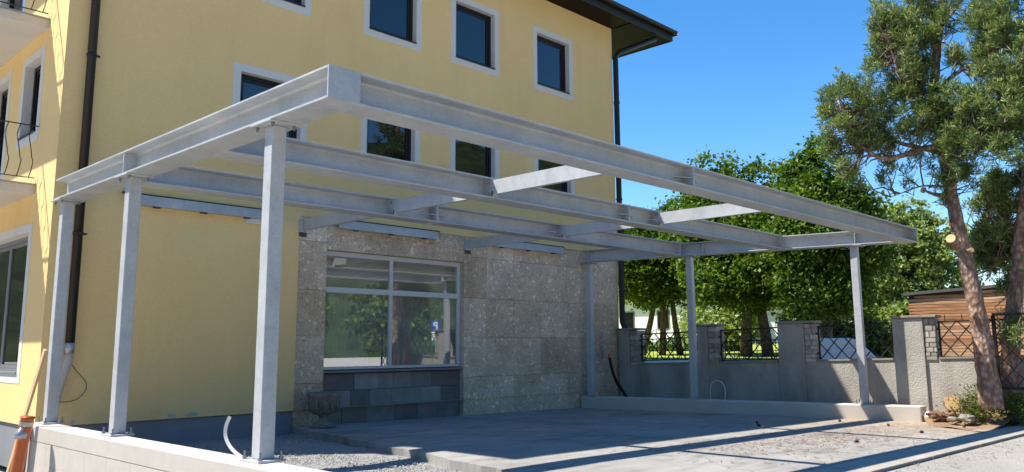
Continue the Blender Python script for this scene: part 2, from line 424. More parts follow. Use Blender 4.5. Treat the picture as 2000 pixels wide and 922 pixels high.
def np_mesh(name, verts, nper, mat, parent=None):
    """verts (N*nper,3): N polygons with nper corners each"""
    verts = np.asarray(verts, np.float32).reshape(-1, 3); n = len(verts) // nper
    me = bpy.data.meshes.new(name)
    me.vertices.add(len(verts)); me.vertices.foreach_set('co', verts.ravel())
    me.loops.add(len(verts)); me.loops.foreach_set('vertex_index', np.arange(len(verts), dtype=np.int32))
    me.polygons.add(n); me.polygons.foreach_set('loop_start', np.arange(0, len(verts), nper, dtype=np.int32))
    me.polygons.foreach_set('loop_total', np.full(n, nper, np.int32))
    me.update(calc_edges=True); me.validate()
    me.materials.append(MAT[mat] if isinstance(mat, str) else mat)
    o = bpy.data.objects.new(name, me); return link(o, parent)

def tag(o, label, cat, group=None):
    o['label'] = label; o['category'] = cat
    if group: o['group'] = group
    return o
def thing(name, label, cat, loc=(0, 0, 0), group=None):
    o = bpy.data.objects.new(name, None); o.empty_display_size = 0.2; C.objects.link(o)
    o.location = loc; PINV[o.name] = Matrix.Translation(-Vector(loc))
    return tag(o, label, cat, group)
def struct(o): o['kind'] = 'structure'; return o
def stuff(o): o['kind'] = 'stuff'; return o

# unit block meshes shared by masonry pieces
def unit_block(name, mat, bev=0.04):
    bm = bmesh.new(); bmesh.ops.create_cube(bm, size=1.0)
    bmesh.ops.bevel(bm, geom=bm.edges[:], offset=bev, segments=1, affect='EDGES')
    me = bpy.data.meshes.new(name); bm.to_mesh(me); bm.free(); me.materials.append(MAT[mat]); return me
UB = {'brick': unit_block('brick', 'lime_brick', 0.05), 'block': unit_block('concrete_block', 'block', 0.005),
      'panel': unit_block('stone_panel', 'stone', 0.006), 'slate': unit_block('slate_block', 'slate', 0.02), 'board': unit_block('cladding_board', 'larch', 0.08)}
def piece(kind, name, parent, c, size, rotz=0.0):
    o = bpy.data.objects.new(name, UB[kind]); link(o, parent)
    o.location = c; o.scale = size; o.rotation_euler = (0, 0, rotz); return o

def gz(x): return -0.0125 * max(0.0, min(x, 14.0) - 4.0)

# ------------------------------------------------------------------ ground
def sheet(name, poly, mat, zf, sub=0):
    """flat polygon draped on zf(x,y)"""
    bm = bmesh.new(); vs = [bm.verts.new((x, y, 0)) for x, y in poly]; bm.faces.new(vs)
    if sub:
        xs = [p[0] for p in poly]; ys = [p[1] for p in poly]
        k = math.floor(min(xs) / sub) * sub + sub
        while k < max(xs):
            bmesh.ops.bisect_plane(bm, geom=bm.verts[:] + bm.edges[:] + bm.faces[:], plane_co=(k, 0, 0), plane_no=(1, 0, 0)); k += sub
        k = math.floor(min(ys) / sub) * sub + sub
        while k < max(ys):
            bmesh.ops.bisect_plane(bm, geom=bm.verts[:] + bm.edges[:] + bm.faces[:], plane_co=(0, k, 0), plane_no=(0, 1, 0)); k += sub
    for v in bm.verts: v.co.z = zf(v.co.x, v.co.y)
    bmesh.ops.recalc_face_normals(bm, faces=bm.faces[:])
    if bm.faces[:] and bm.faces[0].normal.z < 0: bmesh.ops.reverse_faces(bm, faces=bm.faces[:])
    me = bpy.data.meshes.new(name); bm.to_mesh(me); bm.free(); me.materials.append(MAT[mat])
    return struct(link(bpy.data.objects.new(name, me)))

def rect(x0, x1, y0, y1): return [(x0, y0), (x1, y0), (x1, y1), (x0, y1)]
sheet('ground', rect(-900, 900, -900, 900), 'earth', lambda x, y: -0.45)
sheet('road', rect(-60, 90, -9.5, -1.9), 'asphalt', lambda x, y: gz(x) - 0.03 + 0.01 * min(0, x + 0), 2.0)
sheet('far_pavement', rect(-60, 90, -11.5, -9.5), 'kerb', lambda x, y: gz(x) + 0.06)
sheet('bounce_forecourt', rect(-60, 120, -40, -11.5), 'path', lambda x, y: gz(x) + 0.05 + 0.02 * (-11.5 - y), 4.0)  # unseen pale ground, added to bounce warm sunlight onto the facade
sheet('driveway', rect(-12, -0.1, -1.9, 22), 'asphalt', lambda x, y: -0.32)
sheet('yard', rect(13.3, 60, -1.9, 60), 'earth', lambda x, y: -0.06)
sheet('gravel_bed', [(0.19, -1.35), (3.2, -1.35), (3.2, 0.2), (4.05, 6.95), (0.19, 6.95)], 'gravel', lambda x, y: -0.10 + 0.012 * math.sin(3 * x + y) , 0.25)

# concrete slab with a ragged left edge
edge = [(3.98, 6.93)]
for i in range(1, 40):
    t = i / 40; y = 6.93 - t * 8.3
    x = 3.98 - 1.12 * min(1, (6.93 - y) / 6.0) ** 1.15 + 0.05 * math.sin(y * 7) * math.sin(y * 2.3) + random.uniform(-0.03, 0.03)
    edge.append((x, y))
edge.append((2.86, -1.385))
poly = edge + [(13.1, -1.385), (12.95, 0.0), (11.5, 6.93)]
bm = bmesh.new()
vs = [bm.verts.new((x, y, 0)) for x, y in poly]; f0 = bm.faces.new(vs)
r = bmesh.ops.extrude_face_region(bm, geom=[f0])
for v in [g for g in r['geom'] if isinstance(g, bmesh.types.BMVert)]: v.co.z = 1
bmesh.ops.bisect_plane(bm, geom=bm.verts[:] + bm.edges[:] + bm.faces[:], plane_co=(4, 0, 0), plane_no=(1, 0, 0))
for v in bm.verts:
    if v.co.z > 0.5: v.co.z = gz(v.co.x)
    else: v.co.z = gz(v.co.x) - 0.28
bmesh.ops.recalc_face_normals(bm, faces=bm.faces[:])
me = bpy.data.meshes.new('concrete_slab'); bm.to_mesh(me); bm.free(); me.materials.append(MAT['slab'])
o = struct(link(bpy.data.objects.new('concrete_slab', me)))

# kerb strip, one stone after the other
kerb_root = MB().box(-0.3, 30, -1.86, -1.42, -0.5, -0.33).build('kerb_strip', 'kerb'); struct(kerb_root)
x = -0.3
while x < 24:
    L = 1.9
    b = MB(); z0 = gz(x); z1 = gz(x + L)
    g = 0.008
    b.add([(x + g, -1.87, z0 - .3), (x + L - g, -1.87, z1 - .3), (x + L - g, -1.41, z1 - .3), (x + g, -1.41, z0 - .3),
           (x + g, -1.87, z0 + .005), (x + L - g, -1.87, z1 + .005), (x + L - g, -1.41, z1 + .012), (x + g, -1.41, z0 + .012)],
          [(0, 3, 2, 1), (4, 5, 6, 7), (0, 1, 5, 4), (1, 2, 6, 5), (2, 3, 7, 6), (3, 0, 4, 7)])
    b.build('kerb_stone', 'kerb', kerb_root, bevel=0.012)
    x += L

# planting bed under the pine
def bedz(x, y):
    t = max(0, min(1, (x - 12.2) / 1.0)); s = max(0, min(1, (-y + 0.4) / 0.5))
    return gz(x) + 0.006 + 0.17 * t * t * (3 - 2 * t) + 0.02 * math.sin(5 * x) * math.sin(6 * y)
sheet('soil_bed', [(11.2, -1.36), (11.5, -0.9), (11.9, -0.35), (12.6, -0.05), (12.75, 0.0), (13.0, 2.5), (13.9, 2.5), (13.9, -1.36)], 'soil', bedz, 0.2)
sheet('roadside_bed', [(13.2, -1.36), (24, -1.36), (24, -0.2), (13.2, -0.2)], 'soil', lambda x, y: 0.08)
def lawnz(x, y): return 0.83 + 0.017 * (x - 13.2)
sheet('lawn', [(13.15, 4.6), (13.15, 7.2), (13.15, 60), (80, 60), (80, 4.6)], 'lawn_ground', lawnz, 8.0)
MB().box(13.15, 60, 4.45, 4.6, -0.2, 0.83).build('lawn_edging', 'cap')['kind'] = 'structure'
sheet('path', [(14.2, 5.0), (16.4, 5.0), (17.2, 40), (15.0, 40)], 'path', lambda x, y: lawnz(x, y) + 0.012, 8.0)

# loose gravel stones
n = 12000
px = rng.uniform(0.2, 3.9, n); py = rng.uniform(-1.3, 6.85, n)
keep = px < (3.98 - 1.12 * np.minimum(1, (6.93 - py) / 6.0) ** 1.15 - 0.03)
px, py = px[keep], py[keep]; n = len(px)
octv = np.array([(1, 0, 0), (0, 1, 0), (-1, 0, 0), (0, -1, 0), (0, 0, 1), (0, 0, -1)], float)
octf = [(0, 1, 4), (1, 2, 4), (2, 3, 4), (3, 0, 4)]
def stones(px, py, pz, smin, smax):
    n = len(px); s = rng.uniform(smin, smax, n); a = rng.uniform(0, 6.28, n)
    asp = rng.uniform(0.5, 1, (n, 1)); pts = octv[None] * rng.uniform(0.65, 1.15, (n, 6, 1))
    pts = pts * np.stack([np.ones(n), asp[:, 0], rng.uniform(0.4, 0.8, n)], 1)[:, None, :]
    ca, sa = np.cos(a)[:, None], np.sin(a)[:, None]
    q = np.stack([pts[..., 0] * ca - pts[..., 1] * sa, pts[..., 0] * sa + pts[..., 1] * ca, pts[..., 2]], -1) * s[:, None, None]
    q += np.stack([px, py, pz], 1)[:, None, :]
    return q
q = stones(px, py, np.full(n, -0.097), 0.008, 0.024)
vs = q.reshape(-1, 3)
me = bpy.data.meshes.new('gravel'); me.from_pydata(vs.tolist(), [], [tuple(i * 6 + k for k in f) for i in range(n) for f in octf]); me.materials.append(MAT['gravel_stone'])
g = stuff(link(bpy.data.objects.new('gravel', me))); tag(g, 'loose grey gravel between the white block wall and the slab', 'gravel')

n = 700
gx = rng.uniform(3.0, 14, n); gy = -1.93 - np.abs(rng.normal(0, 0.22, n)) - 0.7 * (rng.uniform(0, 1, n) > 0.75) * rng.uniform(0, 1.5, n)
q = stones(gx, gy, np.array([gz(a) for a in gx]) - 0.028, 0.004, 0.013)
me = bpy.data.meshes.new('road_grit'); me.from_pydata(q.reshape(-1, 3).tolist(), [], [tuple(i * 6 + k for k in f) for i in range(n) for f in octf]); me.materials.append(MAT['gravel_stone'])
g = stuff(link(bpy.data.objects.new('road_grit', me))); tag(g, 'fine grit lying along the road edge below the kerb', 'grit')
# dry needles on the slab
n = 2000
nx = np.concatenate([rng.normal(8.6, 1.3, n // 2), rng.uniform(5, 13, n // 2)]); ny = np.concatenate([rng.normal(0.0, 0.45, n // 2), rng.uniform(-2.4, 1.1, n // 2)])
cl = rng.normal(0, 1, n) * 0.0
keep = (nx > 4.5) & (nx < 12.6) & ~((ny < -1.36) & (ny > -1.9)); nx, ny = nx[keep], ny[keep]; n = len(nx)
na = rng.normal(0.3, 0.8, n); L = rng.uniform(0.03, 0.09, n); w = 0.004
zz = np.array([gz(a) for a in nx]) + np.where(ny < -1.9, -0.02, 0.008)
d = np.stack([np.cos(na), np.sin(na), np.zeros(n)], 1); s_ = np.stack([-np.sin(na), np.cos(na), np.zeros(n)], 1) * w; c_ = np.stack([nx, ny, zz], 1)
q = np.stack([c_ - d * L[:, None] - s_, c_ + d * L[:, None] - s_, c_ + d * L[:, None] + s_, c_ - d * L[:, None] + s_], 1)
o = stuff(np_mesh('fallen_needles', q, 4, 'dry_needle')); tag(o, 'dry brown pine needles scattered over the sunlit concrete', 'needles')

# ------------------------------------------------------------------ apartment house
XL, XR, YF, ZT = 0.16, 12.89, 6.912, 9.35
house = thing('apartment_house', 'yellow rendered house with white framed windows behind the steel frame', 'house', (XL, YF, 0))

def wall_with_holes(mp, u0, u1, v0, v1, holes, depth):
    """mp(u,v,d)->point; holes (ua,ub,va,vb,depth or None)"""
    us = sorted({u0, u1, *[h[0] for h in holes], *[h[1] for h in holes]}); vs = sorted({v0, v1, *[h[2] for h in holes], *[h[3] for h in holes]})
    us = [u for u in us if u0 <= u <= u1]; vs = [v for v in vs if v0 <= v <= v1]
    b = MB()
    for i in range(len(us) - 1):
        for j in range(len(vs) - 1):
            cu, cv = (us[i] + us[i + 1]) / 2, (vs[j] + vs[j + 1]) / 2
            if any(h[0] < cu < h[1] and h[2] < cv < h[3] for h in holes): continue
            b.add([mp(us[i], vs[j], 0), mp(us[i + 1], vs[j], 0), mp(us[i + 1], vs[j + 1], 0), mp(us[i], vs[j + 1], 0)], [(0, 1, 2, 3)])
    for ua, ub, va, vb, *dd in holes:
        d = dd[0] if dd else depth
        for p, q in (((ua, va), (ub, va)), ((ub, va), (ub, vb)), ((ub, vb), (ua, vb)), ((ua, vb), (ua, va))):
            b.add([mp(*p, 0), mp(*q, 0), mp(*q, d), mp(*p, d)], [(3, 2, 1, 0)])
    return b
SURR = 0.125
W1 = [(x, x + 1.40) for x in (2.68, 5.21, 7.40, 9.91)]
wins = [(a, b_, z0, z1) for z0, z1 in ((7.09, 8.60), (4.40, 5.91)) for a, b_ in W1] + [(0.95 - 0.6, 0.95 - 0.59, 1, 1.01)][:0]
holes = [(a + SURR, b_ - SURR, z0 + SURR, z1 - SURR, 0.17) for a, b_, z0, z1 in wins]
holes.append((4.0, XR + 0.01, 0.26, 3.50, 0.09))
fr = lambda u, v, d: (u, YF + d, v)
wall_with_holes(fr, XL, XR, 0.26, ZT, holes, 0.17).build('facade_wall', 'yellow', house)
# side wall with recessed openings (faces -X)
side_holes = [(7.95, 8.75, 4.45, 5.65, 0.18), (9.6, 10.5, 3.75, 5.65, 0.18), (7.85, 10.6, 0.93, 2.95, 0.18), (9.2, 10.6, 6.3, 8.3, 0.18)]
sd = lambda u, v, d: (XL + d, u, v)
b = wall_with_holes(sd, YF, 21.0, 0.26, ZT, side_holes, 0.18)
b.f = [tuple(reversed(f)) for f in b.f]
b.build('side_wall', 'yellow', house)
MB().box(XR - 0.02, XR, YF + 0.1, 21, -0.3, ZT).build('right_wall', 'yellow', house)
MB().box(XL + 0.02, XR - 0.02, 20.98, 21, -0.3, ZT).build('rear_wall', 'yellow', house)
MB().box(XL + 0.03, 4.0, YF + 0.035, YF + 0.12, -0.35, 0.275).build('plinth', 'plinth', house)
MB().box(XL + 0.03, XL + 0.12, YF + 0.125, 21, -0.35, 0.275).build('plinth', 'plinth', house)

for cx_, w_, h_ in ((1.98, 0.13, 0.05), (2.28, 0.22, 0.045), (3.3, 0.05, 0.03), (0.62, 0.06, 0.04)):
    pts_ = []
    for k in range(9):
        a_ = 2 * math.pi * k / 9; rr_ = random.uniform(0.75, 1.1)
        pts_.append((cx_ + w_ / 2 * rr_ * math.cos(a_), YF - 0.003, 0.30 + h_ * rr_ * math.sin(a_) * 0.8))
    MB().extrude(pts_, (0, 0.002, 0)).build('plaster_chip', 'mortar', house)
def window(kind, a, b_, z0, z1, mp, depth, fmat, gmat, panes=1, dark_sill=True, surround=True):
    s = SURR
    if surround:
        bb = MB(); t = -0.006; e = 0.006
        for (ua, ub, va, vb) in ((a, b_, z1 - s, z1), (a, b_, z0, z0 + s), (a, a + s, z0 + s, z1 - s), (b_ - s, b_, z0 + s, z1 - s)):
            P = [mp(u, v, d) for d in (t, 0.02) for u, v in ((ua, va), (ub, va), (ub, vb), (ua, vb))]
            bb.add(P, [(0, 1, 2, 3), (7, 6, 5, 4), (1, 0, 4, 5), (2, 1, 5, 6), (3, 2, 6, 7), (0, 3, 7, 4)])
        # white reveals
        ua, ub, va, vb = a + s - .001, b_ - s + .001, z0 + s - .001, z1 - s + .001
        ia, ib, ja, jb = ua + .008, ub - .008, va + .008, vb - .008
        for (p0, p1, q0, q1) in (((ua, va), (ua, vb), (ia, ja), (ia, jb)), ((ub, vb), (ub, va), (ib, jb), (ib, ja)), ((ua, vb), (ub, vb), (ia, jb), (ib, jb)), ((ub, va), (ua, va), (ib, ja), (ia, ja))):
            bb.add([mp(*q0, t), mp(*q1, t), mp(*q1, depth - .002), mp(*q0, depth - .002)], [(0, 1, 2, 3)])
            bb.add([mp(*p0, t), mp(*p1, t), mp(*q1, t), mp(*q0, t)], [(0, 1, 2, 3)])
        w = bb.build('window', 'white_plaster', house)
        a, b_, z0, z1 = ia, ib, ja, jb
    else:
        w = None
    fw = 0.065; d0, d1 = depth - 0.055, depth
    fb = MB()
    def bx(ua, ub, va, vb, e0, e1):
        P = [mp(u, v, d) for d in (e0, e1) for u, v in ((ua, va), (ub, va), (ub, vb), (ua, vb))]
        fb.add(P, [(0, 1, 2, 3), (7, 6, 5, 4), (1, 0, 4, 5), (2, 1, 5, 6), (3, 2, 6, 7), (0, 3, 7, 4)])
    bx(a, b_, z1 - fw, z1, d0, d1); bx(a, b_, z0, z0 + fw, d0, d1); bx(a, a + fw, z0 + fw, z1 - fw, d0, d1); bx(b_ - fw, b_, z0 + fw, z1 - fw, d0, d1)
    # casement
    cw = 0.05; e0 = d0 + 0.018
    edges = np.linspace(a + fw, b_ - fw, panes + 1)
    pb = MB()
    for i in range(panes):
        ca, cb = edges[i] + 0.004, edges[i + 1] - 0.004; va, vb = z0 + fw + 0.004, z1 - fw - 0.004
        bx(ca, cb, vb - cw, vb, e0, d1 - .002); bx(ca, cb, va, va + cw, e0, d1 - .002); bx(ca, ca + cw, va + cw, vb - cw, e0, d1 - .002); bx(cb - cw, cb, va + cw, vb - cw, e0, d1 - .002)
        g0, g1, h0, h1 = ca + cw, cb - cw, va + cw, vb - cw
        P = [mp(u, v, d) for d in (d0 + .035, d0 + .045) for u, v in ((g0, h0), (g1, h0), (g1, h1), (g0, h1))]
        pb.add(P, [(0, 1, 2, 3), (7, 6, 5, 4), (1, 0, 4, 5), (2, 1, 5, 6), (3, 2, 6, 7), (0, 3, 7, 4)])
    if w is None:
        w = fb.build(kind, fmat, house)
    else:
        fb.build('frame', fmat, w)
    pb.build('pane', gmat, w)
    if dark_sill:
        sb = MB()
        P = [mp(u, v, d) for d in (-0.03, depth - 0.02) for u, v in ((a + .002, z0 + .001), (b_ - .002, z0 + .001), (b_ - .002, z0 + .022), (a + .002, z0 + .022))]
        sb.add(P, [(0, 1, 2, 3), (7, 6, 5, 4), (1, 0, 4, 5), (2, 1, 5, 6), (3, 2, 6, 7), (0, 3, 7, 4)])
        sb.build('sill', fmat, w)
    return w
for a, b_, z0, z1 in wins: window('window', a, b_, z0, z1, fr, 0.17, 'frame_brown', 'glass_dark')
# side windows: mirrored mapping keeps outward faces (u runs with -Y)
sdm = lambda u, v, d: (XL + d, -u, v)
for ya, yb, z0, z1, _ in side_holes:
    big = z0 < 2
    window('window', -yb - SURR, -ya + SURR, z0 - SURR, z1 + SURR, sdm, 0.18, 'sill' if big else 'frame_brown', 'glass_dark', 2 if big else 1, True)

# balconies on the side wall
def balcony(zt):
    s = MB().box(XL - 1.0, XL - 0.001, 7.75, 13.5, zt - 0.13, zt).build('balcony', 'balcony', house)
    MB().box(XL - 1.03, XL - 0.002, 7.72, 13.53, zt + 0.001, zt + 0.018).build('edge_trim', 'zinc', s)
    rb = MB(); top = zt + 0.88; low = zt + 0.11
    rb.bar((XL - 0.95, 7.80, top), (XL - 0.01, 7.80, top), 0.03, 0.012); rb.bar((XL - 0.95, 7.80, top), (XL - 0.95, 13.4, top), 0.03, 0.012)
    rb.bar((XL - 0.95, 7.80, low), (XL - 0.01, 7.80, low), 0.025, 0.01); rb.bar((XL - 0.95, 7.80, low), (XL - 0.95, 13.4, low), 0.025, 0.01)
    for k in range(3): rb.bar((XL - 0.95, 7.8 + 2.7 * k, zt + .018), (XL - 0.95, 7.8 + 2.7 * k, top), 0.025)
    rb.build('railing', 'iron', s)
    for i in range(6):
        xx = XL - 0.09 - 0.155 * i
        MB().tube([(xx + 0.035 * math.sin(t * math.pi * 2) * (1 if t > 0.3 else 0.6), 7.80 - 0.05 * math.sin(math.pi * max(0, 1 - abs(t - 0.4) / 0.4)), low + (top - low) * t) for t in np.linspace(0, 1, 11)], 0.007, 5).build('railing_bar', 'iron', s)
    for i in range(14):
        yy = 8.0 + 0.155 * i
        MB().tube([(XL - 0.95 - 0.05 * math.sin(math.pi * max(0, 1 - abs(t - 0.4) / 0.4)), yy + 0.035 * math.sin(t * math.pi * 2), low + (top - low) * t) for t in np.linspace(0, 1, 9)], 0.007, 5).build('railing_bar', 'iron', s)
balcony(3.62); balcony(6.13); balcony(8.75)

# stone cladding panels
PZ = [-0.16, 0.69, 1.475, 2.26, 3.09, 3.50]
core = MB().box(4.0, 4.57, YF + 0.085, YF + 0.3, -0.3, 3.5).box(7.79, XR, YF + 0.085, YF + 0.3, -0.3, 3.5).box(4.57, 7.79, YF + 0.085, YF + 0.3, 2.97, 3.5).build('stone_backing', 'mortar', house)
def panels(xs, zs, y=YF + 0.052, th=0.07):
    for i in range(len(xs) - 1):
        for j in range(len(zs) - 1):
            g = 0.006; a, b_, c, d = xs[i], xs[i + 1], zs[j], zs[j + 1]
            piece('panel', 'stone_panel', house, ((a + b_) / 2, y + random.uniform(0, 0.004), (c + d) / 2), (b_ - a - g, th, d - c - g))
panels([4.004, 4.57], PZ)
panels([7.80, 8.43, 9.24, 10.09, 11.0, 11.95, XR], PZ)
panels([4.57, 5.38, 6.20, 7.0, 7.80], [2.97, 3.50])
# window niche of dark slate blocks
rows = [(-0.08, 0.26, [4.575, 5.02, 5.56, 6.18, 6.72, 7.2, 7.795]), (0.26, 0.54, [4.575, 5.2, 5.62, 6.1, 6.83, 7.3, 7.795]), (0.54, 0.83, [4.575, 5.27, 5.8, 6.15, 6.56, 7.06, 7.795])]
MB().box(4.571, 7.799, YF + 0.17, YF + 0.32, -0.3, 0.83).build('niche_wall', 'slate', house)
for z0, z1, xs in rows:
    for i in range(len(xs) - 1):
        piece('slate', 'slate_block', house, ((xs[i] + xs[i + 1]) / 2, YF + 0.155 + random.uniform(-.006, .006), (z0 + z1) / 2), (xs[i + 1] - xs[i] - 0.007, 0.08, z1 - z0 - 0.007))
# shop window
sw = MB()
A, B, Z0, Z1 = 4.585, 7.785, 0.90, 2.965; y0, y1 = YF + 0.11, YF + 0.17
def fbx(b, x0, x1, z0, z1, ya=y0, yb=y1): b.box(x0, x1, ya, yb, z0, z1)
fbx(sw, A, B, Z1 - 0.085, Z1); fbx(sw, A, B, Z0, Z0 + 0.05); fbx(sw, A, A + 0.045, Z0 + 0.05, Z1 - 0.085); fbx(sw, B - 0.075, B, Z0 + 0.05, Z1 - 0.085)
fbx(sw, 6.02, 6.09, Z0 + 0.05, Z1 - 0.085); fbx(sw, A + 0.045, 6.02, 2.235, 2.335); fbx(sw, 6.09, B - 0.075, 2.235, 2.335)
shop = sw.build('shop_window', 'frame_white', house, bevel=0.006)
for x0, x1, z0, z1 in ((A + .045, 6.02, Z0 + .05, 2.235), (6.09, B - .075, Z0 + .05, 2.235), (A + .045, 6.02, 2.335, Z1 - .085), (6.09, B - .075, 2.335, Z1 - .085)):
    MB().add([(x0 + .001, y0 + .033, z0 + .001), (x1 - .001, y0 + .033, z0 + .001), (x1 - .001, y0 + .033, z1 - .001), (x0 + .001, y0 + .033, z1 - .001)], [(0, 1, 2, 3)]).build('pane', 'glass', shop)
MB().box(4.50, 7.84, YF + 0.03, YF + 0.17, 0.845, 0.885).build('sill', 'sill', shop, bevel=0.006)
# room behind the window
rm = MB(); X0, X1, Y0, Y1, ZA, ZB = 4.58, 9.5, YF + 0.31, YF + 3.6, 0.05, 3.05
for f in (((X0, Y1, ZA), (X1, Y1, ZA), (X1, Y1, ZB), (X0, Y1, ZB)), ((X0, Y0, ZA), (X0, Y1, ZA), (X0, Y1, ZB), (X0, Y0, ZB)), ((X1, Y0, ZA), (X1, Y1, ZA), (X1, Y1, ZB), (X1, Y0, ZB)),
          ((X0, Y0, ZA), (X1, Y0, ZA), (X1, Y1, ZA), (X0, Y1, ZA)), ((X0, Y0, ZB), (X1, Y0, ZB), (X1, Y1, ZB), (X0, Y1, ZB))):
    rm.add(f, [(0, 1, 2, 3)])
rm.build('room', 'room', house)
cu = MB(); n = 220
pts = [(4.6 + 3.2 * i / n, YF + 0.24 + 0.018 * math.sin(i * 0.95) + 0.01 * math.sin(i * 0.31), 0) for i in range(n + 1)]
vv = [(x, y, 0.9) for x, y, _ in pts] + [(x, y, 2.24) for x, y, _ in pts]
cu.add(vv, [(i, i + 1, n + 2 + i, n + 1 + i) for i in range(n)])
cu.build('curtain', 'curtain', house, smooth=True)
MB().box(4.6, 7.78, YF + 0.36, YF + 0.37, 2.24, 2.98).build('roller_blind', 'blind', house)

# downpipes
def downpipe(x, y, pts, r, brk):
    p = MB().tube(pts, r, 14).build('downpipe', 'brown_metal', house, smooth=True)
    for z in brk:
        b = MB().tube([(x, y, z - 0.02), (x, y, z + 0.02)], r * 1.18, 14); b.box(x - 0.01, x + 0.01, y, YF + 0.01, z - 0.012, z + 0.012); b.box(x + r, x + r + 0.05, y - .012, y + .012, z - .014, z + .014)
        b.build('pipe_clamp', 'brown_metal', p)
    return p
dpx, dpy = 0.475, 6.80
downpipe(dpx, dpy, [(dpx, dpy, 1.33), (dpx, dpy, 9.0), (dpx - .3, dpy - .4, 9.3)], 0.06, [5.42, 2.85])
pz = MB().tube([(dpx, dpy, 1.22), (dpx, dpy, 1.36)], 0.066, 14).build('pipe_collar', 'zinc', house, smooth=True)
rx, ry = 12.985, 6.87
downpipe(rx, ry, [(rx + 0.03, ry - 0.12, 1.62), (rx + 0.02, ry - .05, 1.72), (rx, ry, 1.86), (rx, ry, 8.6), (rx + .1, ry - .05, 8.75), (14.05, 6.35, 9.25)], 0.07, [7.4, 4.9, 2.6])
# roof
ex0, ex1, ey0, ey1 = -0.85, 14.72, 6.25, 21.7
roof = MB().box(ex0 + 0.03, ex1 - 0.03, ey0 + 0.03, ey1, ZT + 0.002, ZT + 0.05).build('roof', 'brown_wood', house)
for k in range(11):
    x0_ = XR + 0.02 + 0.158 * k
    MB().box(x0_, x0_ + 0.150, ey0 + 0.04, 12.0, ZT - 0.016, ZT + 0.001).build('soffit_board', 'brown_wood', roof)
MB().box(ex0, ex1, ey0, ey0 + 0.03, ZT - 0.02, ZT + 0.22).box(ex1 - 0.03, ex1, ey0 + 0.03, ey1, ZT - 0.02, ZT + 0.22).box(ex0, ex0 + .03, ey0 + .03, ey1, ZT - .02, ZT + .22).build('fascia', 'brown_metal', roof)
rs = MB(); zr = ZT + 0.24; sl = 0.34; h = (ey1 - ey0) / 2 * sl; ym = (ey0 + ey1) / 2; k = (ey1 - ey0) / 2
o1 = 0.10
rs.add([(ex0 - o1, ey0 - o1, zr), (ex1 + o1, ey0 - o1, zr), (ex1 + o1, ey1 + o1, zr), (ex0 - o1, ey1 + o1, zr), (7.0, ym, zr + h), (7.2, ym, zr + h)],
       [(0, 1, 5, 4), (1, 2, 5), (2, 3, 4, 5), (3, 0, 4), (3, 2, 1, 0)])
rs.build('roof_tiles', 'roof_tile', roof)
gp = [(-math.cos(t) * 0.075, -math.sin(t) * 0.075) for t in np.linspace(0, math.pi, 9)]
def gutter(p0, p1, side):
    p0, p1, side = Vector(p0), Vector(p1), Vector(side)
    b = MB(); ring = []
    inner = [(x * 0.9, z * 0.9) for x, z in reversed(gp)]
    prof = gp + inner
    a = [p0 + side * x + Vector((0, 0, z)) for x, z in prof]; b.extrude(a, p1 - p0)
    return b
gutter((ex0 - .1, ey0 - 0.085, ZT + 0.22), (ex1 + .02, ey0 - 0.085, ZT + 0.22), (0, 1, 0)).build('gutter', 'brown_metal', roof)
gutter((ex1 + 0.085, ey0 - .1, ZT + 0.22), (ex1 + 0.085, ey1, ZT + 0.22), (1, 0, 0)).build('gutter', 'brown_metal', roof)
for i in range(34):
    xx = 14.35 - 0.62 * i; row = i % 2; yy = ey0 + 0.28 + 0.55 * row; zz = zr + (yy - ey0 + o1) * sl * 0.99
    if xx < 5: break
    MB().tube([(xx - .045, yy, zz - .01), (xx - .03, yy, zz + .10), (xx, yy, zz + .155), (xx + .03, yy, zz + .10), (xx + .045, yy, zz - .01)], 0.010, 5).build('snow_hook', 'brown_metal', roof)
MB().box(3.0, 3.26, YF - 0.035, YF - 0.001, 3.27, 3.41).build('junction_box', 'white_plastic', house, bevel=0.006)

# ------------------------------------------------------------------ steel carport frame
H, Wb = 0.27, 0.30; ZB_ = 3.20
carport = thing('carport_frame', 'galvanised steel carport frame of wide I-beams on six square posts', 'carport', (6.3, 3.4, 0))
def ibeam(p0, p1, w=Wb, h=H, tf=0.02, tw=0.014, rf=0.026):
    p0, p1 = Vector(p0), Vector(p1); d = (p1 - p0); dn = d.normalized(); s = dn.cross(Vector((0, 0, 1))).normalized()
    q = []
    half = []
    x = tw / 2
    right = [(w / 2, 0), (w / 2, tf)] + [(x + rf - rf * math.sin(a), tf + rf - rf * math.cos(a)) for a in np.linspace(0, math.pi / 2, 5)]
    right += [(a, h - b_) for a, b_ in reversed(right)]
    prof = right + [(-a, b_) for a, b_ in reversed(right)]
    ring = [p0 + s * a + Vector((0, 0, b_)) for a, b_ in prof]
    b = MB(); b.extrude(ring, d)
    # split caps into flange and web quads: replace the two ngons
    return b
def beam(p0, p1, name='beam'):
    o = ibeam(p0, p1).build(name, 'galv', carport, bevel=0.003, seg=1)
    return o
lb = beam((Wb / 2, 0.016, ZB_), (Wb / 2, 6.33, ZB_), 'edge_beam')
MB().box(0.0, Wb + 0.004, 0, 0.015, ZB_ - 0.001, ZB_ + H + 0.001).build('end_plate', 'galv', lb, bevel=0.002)
fb_ = beam((Wb + 0.002, Wb / 2, ZB_), (13.15, Wb / 2, ZB_), 'edge_beam')
MB().box(13.151, 13.168, 0.0, Wb, ZB_ - 0.001, ZB_ + H + 0.001).build('end_plate', 'galv', fb_, bevel=0.002)
def xc(y): return 11.42 + (6.67 - y) * 0.235
rb_ = beam((xc(Wb + 0.003), Wb + 0.003, ZB_), (xc(6.72), 6.72, ZB_), 'edge_beam')
cross = []
